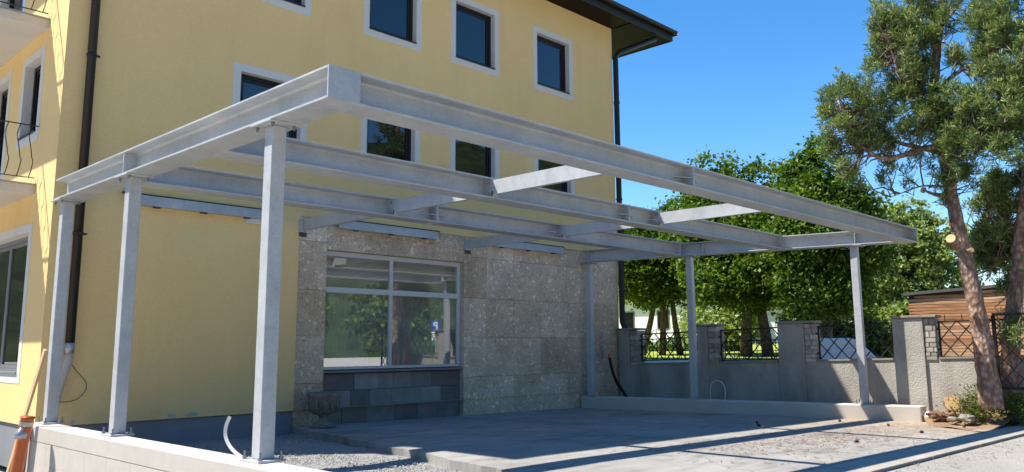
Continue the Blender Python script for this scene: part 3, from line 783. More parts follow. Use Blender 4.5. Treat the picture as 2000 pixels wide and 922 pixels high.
for yc, side in ((2.40, 12.18), (4.49, 11.70)):
    xe = xc(yc + .15) - 0.158
    cb = beam((Wb + 0.002, yc, ZB_), (xe, yc, ZB_), 'cross_beam'); cross.append((cb, yc, xe))
    MB().box(xe - 0.012, xe - 0.001, yc - Wb / 2 - .001, yc + Wb / 2 + .001, ZB_ + 0.001, ZB_ + H + .001).build('end_plate', 'galv', cb)
# stiffeners on the outer sides
def stiff(parent, x0, x1, y0, y1): MB().box(x0, x1, y0, y1, ZB_ + 0.021, ZB_ + H - 0.021).build('stiffener', 'galv', parent)
for y in (4.06, 0.98): stiff(lb, 0.001, Wb / 2 - 0.008, y, y + 0.013) if y > 3 else None
for y in (4.06, 2.4, 4.49, 0.98): stiff(lb, Wb / 2 + 0.008, Wb - .001, y + .02, y + .033)
sdx = Vector((-0.2288, 0.9735, 0)); nrm = Vector((-0.9735, -0.2288, 0))
for y in (3.95, 1.0, 6.6):
    c0 = Vector((xc(y), y, ZB_ + H / 2)) + nrm * 0.079
    MB().obox(c0, nrm * 0.070, sdx * 0.0065, Vector((0, 0, H / 2 - 0.0215))).build('stiffener', 'galv', rb_)
# beam splices with little ribs
for parent, yc, xs in ((fb_, Wb / 2, 5.28), (cross[0][0], 2.40, 7.02), (cross[1][0], 4.49, 4.86)):
    sp = MB().box(xs - 0.018, xs - .001, yc - Wb / 2 - .006, yc + Wb / 2 + .006, ZB_ - 0.012, ZB_ + H + 0.006).box(xs + .001, xs + 0.018, yc - Wb / 2 - .006, yc + Wb / 2 + .006, ZB_ - 0.012, ZB_ + H + 0.006).build('splice_plate', 'galv', parent)
    zc = ZB_ + 0.115
    for sg in (-1, 1):
        for k, l in ((1, 0.30), (-1, 0.30)):
            ya = yc + sg * 0.008; yb = yc + sg * 0.135
            x0 = xs + k * 0.019; x1 = xs + k * l
            b = MB(); b.extrude([(x0, ya, zc), (x0, yb, zc), (x1, ya, zc)] if k * sg > 0 else [(x0, ya, zc), (x1, ya, zc), (x0, yb, zc)], (0, 0, 0.012))
            b.build('rib', 'galv', sp)
for parent, yc, xs in ((cross[0][0], 2.40, 7.86), (cross[1][0], 4.49, 7.72)):
    b = MB(); ya, yb = yc - 0.008, yc - 0.135
    b.extrude([(xs, ya, ZB_ + .115), (xs - 0.24, ya, ZB_ + .115), (xs, yb, ZB_ + .115)], (0, 0, 0.012)); b.build('rib', 'galv', parent)
# secondary purlins running back to the house
segs = [(0.15, 2.40), (2.40, 4.49), (4.49, None)]
for px0 in (4.0, 7.83):
    for ya, yb in segs:
        z0, z1 = ZB_ + 0.045, ZB_ + 0.235
        s0 = ya + 0.10
        e0 = (yb - 0.10) if yb else YF - 0.10
        if yb:
            poly = [(s0 + 0.035, z0), (e0 - 0.05, z0), (e0 - 0.02, z1 - .02), (e0, z1), (s0, z1)]
        else:
            poly = [(s0 + 0.035, z0), (e0, z0), (e0, z1), (s0, z1)]
        web = MB().extrude([(px0, y, z) for y, z in poly], (0.006, 0, 0))
        web.extrude([(px0 + .0065, s0 + .04, z0), (px0 + .0065, e0 - .06, z0), (px0 + .07, e0 - .06, z0), (px0 + .07, s0 + .04, z0)], (0, 0, 0.006))
        web.extrude([(px0 + .0065, s0 + .04, z1 - .006), (px0 + .0065, e0 - .06, z1 - .006), (px0 + .07, e0 - .06, z1 - .006), (px0 + .07, s0 + .04, z1 - .006)], (0, 0, 0.006))
        pu = web.build('purlin', 'galv', carport)
        # cleats at both ends
        cl = [(ya + 0.008, ya + 0.165)] + ([(yb - 0.165, yb - 0.008)] if yb else [])
        for c0, c1 in cl:
            cp = MB().box(px0 - 0.012, px0 - 0.001, c0, c1, ZB_ + 0.0215, ZB_ + H - 0.0215).build('cleat', 'galv', pu)
            fl = MB().box(px0 - 0.012, px0 + 0.10, c0 if c0 > (yb or 9) - .2 else c1 - .012, (c0 + 0.012) if c0 > (yb or 9) - .2 else c1, ZB_ + 0.022, ZB_ + 0.09).build('cleat', 'galv', pu)
            for bz in (ZB_ + 0.06, ZB_ + 0.20):
                MB().tube([(px0 - 0.022, (c0 + c1) / 2 - .03, bz), (px0 - 0.012, (c0 + c1) / 2 - .03, bz)], 0.013, 6).build('bolt', 'bolt', pu)
            if c0 > 0.5 and yb and c0 > ya + .5:
                for bx_ in (0.02, 0.08): MB().tube([(px0 + bx_, c0 - .008, ZB_ + 0.06), (px0 + bx_, c0, ZB_ + 0.06)], 0.011, 6).build('bolt', 'bolt', pu)
        if not yb:
            MB().box(px0 - 0.025, px0 + 0.10, YF - 0.012, YF + 0.02, ZB_ + 0.02, ZB_ + 0.25).box(px0 - 0.016, px0 - 0.006, YF - 0.12, YF - 0.012, ZB_ + 0.05, ZB_ + .22).build('wall_bracket', 'galv', pu)
            MB().box(px0 - .01, px0 + .13, YF - .02, YF + .02, ZB_ - .05, ZB_ + .015).build('wall_anchor', 'bracket', pu)
            for bz in (ZB_ + .07, ZB_ + .2): MB().tube([(px0 + .07, YF - .03, bz), (px0 + .07, YF - .012, bz)], 0.014, 6).build('bolt', 'bolt', pu)
# wall ledgers
for x0, x1 in ((1.15, 3.30), (4.72, 7.0), (8.42, 10.75)):
    b = MB().extrude([(x0, YF - 0.10, 3.36), (x0, YF - 0.10, 3.50), (x0, YF - 0.106, 3.50), (x0, YF - 0.106, 3.354), (x0, YF - 0.004, 3.354), (x0, YF - 0.004, 3.36)], (x1 - x0, 0, 0))
    lg = b.build('ledger_angle', 'galv', carport)
    MB().box(x0 - .1, x1 + .1, YF - .05, YF - .012, 3.505, 3.53).build('ledger_gasket', 'bracket', lg)
    for k in range(3):
        xx = x0 + 0.35 + (x1 - x0 - 0.7) * k / 2
        MB().box(xx, xx + 0.10, YF - 0.085, YF - 0.03, 3.335, 3.353).build('anchor_bracket', 'bracket', lg)
# posts
S_ = 0.137
def post(x, y, zb, ang=0.0, sun_side=1):
    R = Matrix.Rotation(ang, 3, 'Z'); ex, ey = R @ Vector((1, 0, 0)), R @ Vector((0, 1, 0)); c = Vector((x, y, 0))
    def ob(cc, a, b_, z0, z1, mat, name, par, bev=0.0):
        return MB().obox(c + Vector(cc) + Vector((0, 0, (z0 + z1) / 2)), ex * a, ey * b_, Vector((0, 0, (z1 - z0) / 2))).build(name, mat, par, bevel=bev, seg=3)
    p = ob((0, 0, 0), S_ / 2, S_ / 2, zb + 0.0205, ZB_ - 0.0165, 'galv', 'post', carport, 0.012)
    ob((0, 0, 0), 0.125, 0.155, zb + 0.001, zb + 0.02, 'galv', 'base_plate', p, 0.002)
    ob((0, 0, 0), 0.155, 0.17, ZB_ - 0.016, ZB_ - 0.001, 'galv', 'top_plate', p, 0.002)
    for a in (-1, 1):
        for b_ in (-1, 1):
            q = c + ex * 0.095 * a + ey * 0.125 * b_
            t = MB().tube([q + Vector((0, 0, zb + .02)), q + Vector((0, 0, zb + .042))], 0.019, 6); t.tube([q + Vector((0, 0, zb + .042)), q + Vector((0, 0, zb + .085))], 0.009, 6)
            t.build('anchor_bolt', 'bolt', p)
            q = c + ex * 0.105 * a + ey * 0.13 * b_
            t = MB().tube([q + Vector((0, 0, ZB_ - .017)), q + Vector((0, 0, ZB_ - .032))], 0.017, 6); t.tube([q + Vector((0, 0, ZB_ - .032)), q + Vector((0, 0, ZB_ - .055))], 0.009, 6)
            t.build('bolt', 'bolt', p)
for y in (0.951, 4.032, 6.196): post(0.074 + S_ / 2, y + S_ / 2, 0.351)
for x, y in ((12.75, 1.045), (12.03, 4.32), (11.53, 6.70)): post(x, y, 0.164, 0.12)

# ------------------------------------------------------------------ low walls
lw = thing('block_wall', 'low white concrete block wall carrying the three posts beside the gravel', 'wall', (0.045, 3, -0.3))
MB().box(-0.085, 0.175, 0.0, 6.53, -0.45, 0.335).build('wall_core', 'mortar', lw)
MB().box(-0.103, 0.193, -0.02, 6.555, 0.1725, 0.351).build('top_course', 'block', lw, bevel=0.008)
bh, bl = 0.249, 0.62
for r in range(3):
    z = 0.17 - bh * (r + 1); y = -0.02 - (0.25 if r % 2 else 0)
    while y < 6.55:
        a, b_ = max(y, -0.02), min(y + bl, 6.555)
        if b_ - a > 0.05: piece('block', 'concrete_block', lw, (0.045, (a + b_) / 2, z + bh / 2), (0.29, b_ - a - 0.0015, bh - 0.0015))
        y += bl
def xw(y): return 12.55 - 0.2 * (y - 0.98)
rw = MB(); ya, yb = 0.04, 6.90; wt = 0.34
poly = [(xw(ya), ya), (xw(ya) + 0.19, ya - 0.03), (xw(ya) + wt, ya + 0.06), (xw(yb) + wt, yb), (xw(yb), yb)]
rw.prism(poly, -0.30, 0.164)
low = rw.build('post_kerb_wall', 'new_concrete', bevel=0.02, seg=3)
tag(low, 'low smooth concrete wall with three posts in front of the fence wall', 'wall')

# ------------------------------------------------------------------ boundary wall with pillars
def fx(y): return 12.85 + (6.8 - y) * 0.07
def ftop(y): return 0.85 + (6.3 - y) * 0.0245
e_ = Vector((0.07, -1, 0)).normalized(); n_ = Vector((-1, -0.07, 0)).normalized()
ANG = math.atan2(e_.y, e_.x)
bw = thing('boundary_wall', 'grey rendered garden wall with four pillars behind the carport', 'wall', (13.1, 3, -0.1))
b = MB(); ys = np.linspace(6.88, -2.6, 16)
for yA, yB in zip(ys[:-1], ys[1:]):
    pass
ringF = [(fx(y), y) for y in ys]; ringB = [(fx(y) + 0.28, y) for y in ys]
vs = []
for (xa, y), (xb, _) in zip(ringF, ringB): vs += [(xa, y, -0.4), (xa, y, ftop(y)), (xb, y, ftop(y)), (xb, y, -0.4)]
fs = []
for i in range(len(ys) - 1):
    k = i * 4
    for j in range(4): fs.append((k + j, k + (j + 1) % 4, k + 4 + (j + 1) % 4, k + 4 + j))
fs += [(3, 2, 1, 0), tuple(len(vs) - 4 + j for j in range(4))]
b.add(vs, fs); b.build('wall', 'render', bw)
vs2 = []
for i, y in enumerate(ys): pass
cp = MB()
for yA, yB in ((6.33, 4.80), (4.29, 2.93), (2.12, 0.64), (-0.16, -2.55)):
    cp.add([(fx(y) - dx, y, ftop(y) + z) for y in (yA, yB) for dx, z in ((0.025, 0.001), (0.025, 0.035), (-0.29, 0.035), (-0.29, 0.001))],
           [(0, 1, 2, 3), (7, 6, 5, 4), (0, 4, 5, 1), (1, 5, 6, 2), (2, 6, 7, 3), (3, 7, 4, 0)])
cp.build('wall_coping', 'cap', bw)
pillars = [(6.87, 6.57, 6.34, 1.66), (4.78, 4.53, 4.30, 1.71), (2.91, 2.36, 2.14, 1.73), (0.62, 0.07, -0.14, 1.78)]
for yA, yM, yB, zt in pillars:
    yc = (yA + yM) / 2; L = yA - yM
    c = Vector((fx(yc), yc, 0)) + n_ * (-0.145)
    p = MB().obox(c + Vector((0, 0, (zt - 0.35) / 2)), e_ * L / 2, n_ * 0.195, Vector((0, 0, (zt + 0.35) / 2))).build('pillar', 'render', bw, bevel=0.012)
    yc2 = (yM + yB) / 2; L2 = yM - yB
    z = ftop(yc2) - 0.02; rowi = 0
    c2 = Vector((fx(yc2), yc2, 0)) + n_ * (-0.16)
    MB().obox(c2 - e_ * 0.02 + Vector((0, 0, (zt + z - 0.01) / 2)), e_ * (L2 / 2 - 0.03), n_ * 0.15, Vector((0, 0, (zt - z - 0.01) / 2))).build('pillar_core', 'mortar', p)
    hts = []
    while z < zt - 0.05:
        hgt = min(random.choice((0.075, 0.09, 0.12, 0.13)), zt - 0.005 - z)
        if zt - 0.005 - z - hgt < 0.05: hgt = zt - 0.005 - z
        cuts = [0, random.uniform(0.35, 0.65), 1] if rowi % 2 else [0, random.uniform(0.7, 0.8), 1] if random.random() < 0.5 else [0, 1]
        for q0, q1 in zip(cuts[:-1], cuts[1:]):
            o0 = -L2 / 2 + L2 * q0; o1 = -L2 / 2 + L2 * q1
            cc = Vector((fx(yc2), yc2, z + hgt / 2)) + e_ * ((o0 + o1) / 2) + n_ * (-0.165 + random.uniform(-0.008, 0.012))
            piece('brick', 'brick', p, cc, (o1 - o0 - 0.012, 0.37 + 0.0 * random.random(), hgt - 0.012), ANG)
        z += hgt; rowi += 1
    cc = Vector((fx((yA + yB) / 2), (yA + yB) / 2, zt + 0.024)) + n_ * (-0.15)
    MB().obox(cc, e_ * ((yA - yB) / 2 + 0.03), n_ * 0.235, Vector((0, 0, 0.023))).build('cap_stone', 'cap', p, bevel=0.008)

# ------------------------------------------------------------------ iron fence panels
def fence_panel(yA, yB, z0, z1, label, uprights=False, slope=0.03):
    t = thing('iron_fence_panel', label, 'fence panel', (fx((yA + yB) / 2) + 0.10, (yA + yB) / 2, ftop((yA + yB) / 2)), 'iron fence panels on the boundary wall')
    P = lambda y, z: Vector((fx(y) + 0.10, y, z + (yA - y) * slope))
    MB().bar(P(yA, z1), P(yB, z1), 0.03, 0.028).build('top_rail', 'iron', t)
    MB().bar(P(yA, z0), P(yB, z0), 0.028, 0.022).build('bottom_rail', 'iron', t)
    for y in (yA - 0.02, yB + 0.02):
        MB().bar(P(y, z0 + .012), P(y, z1 - .015), 0.032).build('stile', 'iron', t)
    for zz in (z0 + 0.14, z1 - 0.14):
        MB().obox(P(yA + 0.01, zz), e_ * 0.045, n_ * 0.02, Vector((0, 0, 0.018))).build('hinge_pin', 'iron', t)
    hh = z1 - z0; L = yA - yB - 0.06; step = 0.29; run = hh * 0.86
    k = -run
    while k < L:
        for sgn, off in ((1, 0.006), (-1, -0.006)):
            a0, a1 = (k, k + run); za, zb = (z0, z1) if sgn > 0 else (z1, z0)
            pa, pb = a0, a1; va, vb = za, zb
            if pa < 0: va = za + (zb - za) * (0 - a0) / run; pa = 0
            if pb > L: vb = za + (zb - za) * (L - a0) / run; pb = L
            if pb - pa > 0.04:
                MB().bar(P(yA - 0.03 - pa, va) + n_ * off, P(yA - 0.03 - pb, vb) + n_ * off, 0.014, 0.020).build('lattice_bar', 'iron', t)
        k += step
    i = 0; y = yA - 0.13
    while y > yB + 0.05:
        s = MB().bar(P(y, z1 + .013), P(y, z1 + 0.09), 0.012); q = P(y, z1 + 0.09)
        s.tube([q, q + Vector((0, 0, 0.05))], [0.010, 0.001], 5); s.build('spike', 'iron', t); y -= 0.29
    if uprights:
        y = yA - 0.1; zt = z0 + hh * (0.62 if uprights > 1 else 0.8)
        MB().bar(P(yA - .02, zt) - n_ * .016, P(yB + .02, zt) - n_ * .016, 0.014, 0.02).build('middle_rail', 'iron', t)
        while y > yB + 0.05:
            MB().bar(P(y, z0) - n_ * .016, P(y, zt) - n_ * .016, 0.012).build('upright_bar', 'iron', t); y -= 0.105
    return t
fence_panel(6.33, 4.80, 0.94, 1.555, 'iron lattice fence panel right beside the house corner, before the lawn', 1)
fence_panel(4.29, 2.92, 0.95, 1.615, 'iron lattice fence panel with short uprights, second from the house', 2)
fence_panel(2.12, 0.64, 0.975, 1.655, 'iron diamond lattice fence panel in front of the white trailer')
fence_panel(-0.15, -2.5, 1.045, 1.70, 'iron diamond lattice fence panel in front of the timber building', False, 0.01)

# open gate leaf by the pine
gt = thing('gate_leaf', 'black iron gate leaf with cross bars standing open beside the pine trunk', 'gate', (12.86, -1.22, 0.1))
g0 = Vector((12.86, -1.22, 0)); gd = Vector((0.23, -0.973, 0)); gL = 1.5
G = lambda s, z: g0 + gd * s + Vector((0, 0, z))
MB().bar(G(0, 1.79), G(gL, 1.79), 0.04, 0.05).build('top_rail', 'iron', gt)
MB().bar(G(0, 0.52), G(gL, 0.52), 0.04, 0.05).build('bottom_rail', 'iron', gt)
MB().bar(G(0.02, 0.1), G(0.02, 0.495), 0.03).bar(G(0.02, 0.545), G(0.02, 1.765), 0.055).build('stile', 'iron', gt)
MB().bar(G(gL - .02, 0.545), G(gL - .02, 1.765), 0.045).build('stile', 'iron', gt)
for k in range(-5, 6):
    for sg in (1, -1):
        a, b_ = k * 0.27, k * 0.27 + 1.05; za, zb = (0.545, 1.765) if sg > 0 else (1.765, 0.545)
        pa, pb, va, vb = a, b_, za, zb
        if pa < 0.05: va = za + (zb - za) * (0.05 - a) / 1.05; pa = 0.05
        if pb > gL - .05: vb = za + (zb - za) * (gL - .05 - a) / 1.05; pb = gL - .05
        if pb - pa > 0.05: MB().bar(G(pa, va) + Vector((0.006 * sg, 0, 0)), G(pb, vb) + Vector((0.006 * sg, 0, 0)), 0.012, 0.016).build('lattice_bar', 'iron', gt)

# ------------------------------------------------------------------ foliage helpers
def unit(v): return v / np.maximum(1e-9, np.linalg.norm(v, axis=-1, keepdims=True))
def leaf_quads(cen, size, up_bias=0.9, aspect=0.75):
    n = len(cen)
    nr = unit(rng.normal(0, 1, (n, 3)) + np.array([0, 0, up_bias]))
    a = unit(np.cross(nr, rng.normal(0, 1, (n, 3)))); b = np.cross(nr, a)
    s = (size * rng.uniform(0.6, 1.25, n))[:, None]
    tip = cen + a * s - nr * s * 0.25; base = cen - a * s * 0.6
    l = cen + b * s * aspect * 0.7 + nr * s * 0.12; r = cen - b * s * aspect * 0.7 + nr * s * 0.12
    return np.stack([base, l, tip, r], 1)

def broad_tree(name, label, base, height, lobes, nclump, per, leaf, mat, trunk_r, group=None, nbr=26, bark_mat='maple_bark', lean=(0, 0), stems=1):
    base = np.array(base, float)
    t = thing(name, label, 'tree', tuple(base), group)
    w = np.array([l[1][0] * l[1][1] * l[1][2] for l in lobes]); w = w / w.sum()
    idx = rng.choice(len(lobes), nclump, p=w)
    lc = np.array([l[0] for l in lobes], float)[idx]; lr = np.array([l[1] for l in lobes], float)[idx]
    d = unit(rng.normal(0, 1, (nclump, 3))); rad = rng.uniform(0.35, 1.0, nclump) ** 0.45
    cl = lc + d * lr * (rad * rng.uniform(0.85, 1.12, nclump))[:, None]
    csz = rng.uniform(0.5, 1.3, nclump)
    off = rng.normal(0, 1, (nclump, per, 3)) * np.array([0.23, 0.23, 0.13]) * csz[:, None, None]
    off[..., 2] -= 0.35 * (off[..., 0] ** 2 + off[..., 1] ** 2)
    cen = (cl[:, None] + off).reshape(-1, 3)
    o = np_mesh('crown', leaf_quads(cen, leaf), 4, mat, t); stuff(o)
    top = lc.mean(0)
    b = MB()
    for s in range(stems):
        sb = base + np.array([0.45 * (s - (stems - 1) / 2), -0.5 * (s - (stems - 1) / 2), -0.2])
        pts = [Vector(sb + (np.array([top[0], top[1], base[2] + height * 0.8]) - sb) * k + np.array([0.12 * math.sin(5 * k + s), 0.1 * math.cos(4 * k), 0])) for k in np.linspace(0, 1, 8)]
        b.tube(pts, [trunk_r * (1.15 - 0.85 * k) for k in np.linspace(0, 1, 8)], 9, wob=0.06)
    b.build('trunk', bark_mat, t, smooth=True)
    bb = MB()
    for i in range(nbr):
        c = cl[rng.integers(nclump)]; k = rng.uniform(0.25, 0.75)
        s = base + (np.array([top[0], top[1], base[2] + height * 0.8]) - base) * k
        if c[2] < s[2]: s[2] = max(base[2] + height * 0.22, c[2] - 0.3)
        m = (s + c) / 2 + np.array([0, 0, 0.25])
        bb.tube([Vector(s), Vector(m), Vector(c)], [trunk_r * 0.34, trunk_r * 0.2, trunk_r * 0.06], 5)
    bb.build('branch', bark_mat, t, smooth=True)
    return t
GR = 'broadleaf trees beyond the boundary wall'
broad_tree('maple_tree', 'green maple tree nearest the house corner, three slim grey trunks', (21.4, 11.4, 0.95), 5.6,
           [((21.2, 11.6, 4.3), (1.5, 1.6, 1.5)), ((20.6, 12.3, 4.7), (0.8, 0.8, 1.2)), ((22.0, 10.5, 4.3), (1.3, 1.3, 1.5)), ((21.9, 11.3, 5.6), (0.55, 0.55, 1.1)), ((21.2, 12.1, 5.5), (0.45, 0.45, 0.8)), ((22.3, 10.5, 5.7), (0.5, 0.5, 1.1))],
           680, 95, 0.085, 'maple_leaf', 0.115, GR, stems=3)
broad_tree('maple_tree', 'tall dense maple tree with two thick trunks behind the middle post', (20.6, 7.3, 0.93), 6.6,
           [((20.2, 7.9, 4.7), (1.5, 1.5, 1.75)), ((20.0, 8.5, 6.0), (0.45, 0.42, 1.5)), ((20.2, 7.9, 6.1), (0.5, 0.42, 1.15)), ((20.5, 7.1, 6.1), (0.5, 0.4, 1.2)), ((20.8, 6.4, 5.9), (0.5, 0.4, 1.2)), ((19.9, 9.1, 5.2), (0.6, 0.55, 1.3)), ((20.3, 8.8, 4.4), (1.1, 0.9, 1.4)), ((20.9, 6.3, 4.5), (1.3, 1.1, 1.8)), ((20.3, 7.4, 3.4), (1.8, 2.0, 0.9))],
           1050, 95, 0.085, 'maple_leaf', 0.17, GR, stems=2)
broad_tree('maple_tree', 'dark pointed maple tree behind the front right post', (19.7, 4.7, -0.1), 7.0,
           [((19.5, 4.8, 4.3), (1.3, 1.1, 1.7)), ((19.5, 4.65, 5.9), (0.5, 0.42, 1.35)), ((19.5, 5.35, 5.7), (0.45, 0.42, 1.1)), ((19.7, 4.0, 5.3), (0.55, 0.45, 1.2)), ((19.9, 3.75, 4.3), (0.8, 0.65, 1.4)), ((19.7, 5.6, 4.5), (1.0, 0.9, 1.5)), ((19.6, 4.7, 2.9), (1.4, 1.2, 0.8))],
           860, 95, 0.082, 'maple_leaf', 0.2, GR)
broad_tree('linden_tree', 'pale green rounded tree beyond the timber building', (38.3, 8.6, -0.1), 8.5,
           [((38.2, 8.9, 5.0), (2.0, 2.0, 2.5)), ((38.3, 8.5, 6.9), (1.3, 1.3, 1.35)), ((38.8, 7.0, 5.1), (1.5, 1.5, 1.9)), ((37.7, 10.0, 4.0), (1.3, 1.2, 1.8)), ((38.3, 8.5, 2.6), (2.6, 2.8, 1.5))], 700, 80, 0.125, 'pale_leaf', 0.28, 'broadleaf trees beyond the boundary wall')
broad_tree('shrub', 'sunny green hedge shrub behind the white trailer', (24.0, 5.2, -0.1), 2.4,
           [((23.8, 5.5, 1.4), (0.9, 0.9, 1.1)), ((23.4, 6.6, 1.4), (0.9, 1.0, 1.0)), ((24.1, 4.75, 0.9), (0.6, 0.5, 0.8))], 220, 40, 0.12, 'shrub_leaf', 0.08, nbr=10)
broad_tree('shrub', 'loose green shrub beside the lawn behind the second pillar', (27.0, 12.6, 1.0), 2.2,
           [((27.0, 12.8, 1.9), (0.8, 0.9, 0.8)), ((27.2, 11.8, 2.2), (0.8, 0.9, 1.1))], 150, 40, 0.13, 'pale_leaf', 0.07, nbr=8)
broad_tree('shrub', 'dark clipped shrub at the far edge of the lawn', (27.5, 17.2, 1.05), 1.2,
           [((27.5, 17.2, 1.2), (0.7, 1.6, 0.35)), ((28.2, 15.0, 1.2), (0.7, 1.6, 0.35))], 130, 40, 0.12, 'maple_leaf', 0.05, nbr=6)

# ------------------------------------------------------------------ pines
def pine(name, label, trunk_pts, trunk_r, limbs, lobes, ntwig, per, parent_group, stubs=(), seed=3):
    rg = np.random.default_rng(seed); random.seed(seed)
    t = thing(name, label, 'tree', tuple(trunk_pts[0]), parent_group)
    # smooth the trunk line
    P = np.array(trunk_pts, float); R = np.array(trunk_r, float)
    tt = np.linspace(0, len(P) - 1, 60)
    Pi = np.stack([np.interp(tt, range(len(P)), P[:, k]) for k in range(3)], 1); Ri = np.interp(tt, range(len(P)), R)
    for _ in range(4): Pi[1:-1] = (Pi[:-2] + Pi[1:-1] * 2 + Pi[2:]) / 4
    b = MB(); b.tube([Vector(p) for p in Pi], [r * (1 + 0.05 * math.sin(3.1 * i)) for i, r in enumerate(Ri)], 16, wob=0.07)
    b.build('trunk', 'pine_bark', t, smooth=True)
    skel = [Pi[int(len(Pi) * 0.42):]]
    for pts, r0 in limbs:
        Q = np.array(pts, float); t2 = np.linspace(0, len(Q) - 1, 14)
        Qi = np.stack([np.interp(t2, range(len(Q)), Q[:, k]) for k in range(3)], 1)
        for _ in range(2): Qi[1:-1] = (Qi[:-2] + Qi[1:-1] * 2 + Qi[2:]) / 4
        MB().tube([Vector(p) for p in Qi], list(np.linspace(r0, r0 * 0.3, 14)), 8, wob=0.08).build('limb', 'pine_bark', t, smooth=True)
        skel.append(Qi)
    S = np.concatenate(skel)
    w = np.array([l[2] for l in lobes], float); w /= w.sum()
    idx = rg.choice(len(lobes), ntwig, p=w)
    lc = np.array([l[0] for l in lobes], float)[idx]; lr = np.array([l[1] for l in lobes], float)[idx]
    d = unit(rg.normal(0, 1, (ntwig, 3))); end = lc + d * lr * (rg.uniform(0.15, 1, ntwig) ** 0.5)[:, None]
    # gather the twig ends into plates of foliage with gaps between them
    hub = np.concatenate([np.array(l[0]) + unit(rg.normal(0, 1, (max(3, int(l[2] * 13)), 3))) * np.array(l[1]) * (rg.uniform(0.2, 1, (max(3, int(l[2] * 13)), 1)) ** 0.5) for l in lobes])
    near = np.array([np.argmin(np.linalg.norm(hub - e, axis=1)) for e in end])
    end = hub[near] + (end - hub[near]) * 0.45 + rg.normal(0, 0.07, (ntwig, 3))
    tb = MB(); shoots = []; dirs = []
    for e in end:
        ds = np.linalg.norm(S - e - np.array([0, 0, -0.35]), axis=1); j = np.argsort(ds)[rg.integers(0, 3)]
        s = S[j]; m = (s * 0.45 + e * 0.55) + rg.normal(0, 0.12, 3) - np.array([0, 0, 0.12])
        curve = [s, (s + m) / 2 + rg.normal(0, .04, 3), m, (m + e) / 2 + rg.normal(0, .05, 3), e]
        tb.tube([Vector(p) for p in curve], [0.016, 0.013, 0.010, 0.008, 0.004], 4, cap=False)
        L = np.linalg.norm(e - m)
        for _ in range(per):
            k = rg.uniform(0.45, 1.05); p = m + (e - m) * k + rg.normal(0, 0.062, 3)
            shoots.append(p); dirs.append(unit(unit(e - m) * 0.5 + np.array([0, 0, 0.75]) + rg.normal(0, 0.45, 3)))
    tb.build('twigs', 'twig', t)
    shoots = np.array(shoots); dirs = np.array(dirs); n = len(shoots); nb = 12
    # each shoot is one little burst of needles that share its root
    a = unit(np.cross(dirs, rg.normal(0, 1, (n, 3)))); c = np.cross(dirs, a)
    ang = rg.uniform(0, 6.28, (n, nb)); ln = rg.uniform(0.08, 0.15, (n, nb)); tilt = rg.uniform(0.25, 1.35, (n, nb))
    rad = a[:, None] * np.cos(ang)[..., None] + c[:, None] * np.sin(ang)[..., None]
    nd = unit(rad * np.sin(tilt)[..., None] + dirs[:, None] * np.cos(tilt)[..., None])
    side = unit(np.cross(nd, rg.normal(0, 1, (n, nb, 3)))) * 0.0085
    tip = shoots[:, None] + nd * ln[..., None]
    vs = np.concatenate([shoots[:, None], (tip - side), (tip + side)], 1)      # n x (1+2nb)
    m = 1 + 2 * nb; k0 = (np.arange(n) * m)[:, None]; kk = np.arange(nb)[None]
    fc_ = np.stack([np.broadcast_to(k0, (n, nb)), k0 + 1 + kk, k0 + 1 + nb + kk], -1).reshape(-1, 3)
    me = bpy.data.meshes.new('crown'); me.vertices.add(n * m); me.vertices.foreach_set('co', vs.astype(np.float32).ravel())
    me.loops.add(len(fc_) * 3); me.loops.foreach_set('vertex_index', fc_.astype(np.int32).ravel())
    me.polygons.add(len(fc_)); me.polygons.foreach_set('loop_start', np.arange(0, len(fc_) * 3, 3, dtype=np.int32)); me.polygons.foreach_set('loop_total', np.full(len(fc_), 3, np.int32))
    me.update(calc_edges=True); me.materials.append(MAT['pine_needle'])
    stuff(link(bpy.data.objects.new('crown', me), t))
    for p, q, r in stubs:
        st = MB().tube([Vector(p), Vector(q)], [r * 1.1, r], 12).build('limb_stub', 'pine_bark', t, smooth=False)
        dd = (Vector(q) - Vector(p)).normalized()
        MB().tube([Vector(q) + dd * 0.001, Vector(q) + dd * 0.008], r * 0.93, 12).build('cut_face', 'cut_wood', st)
    return t
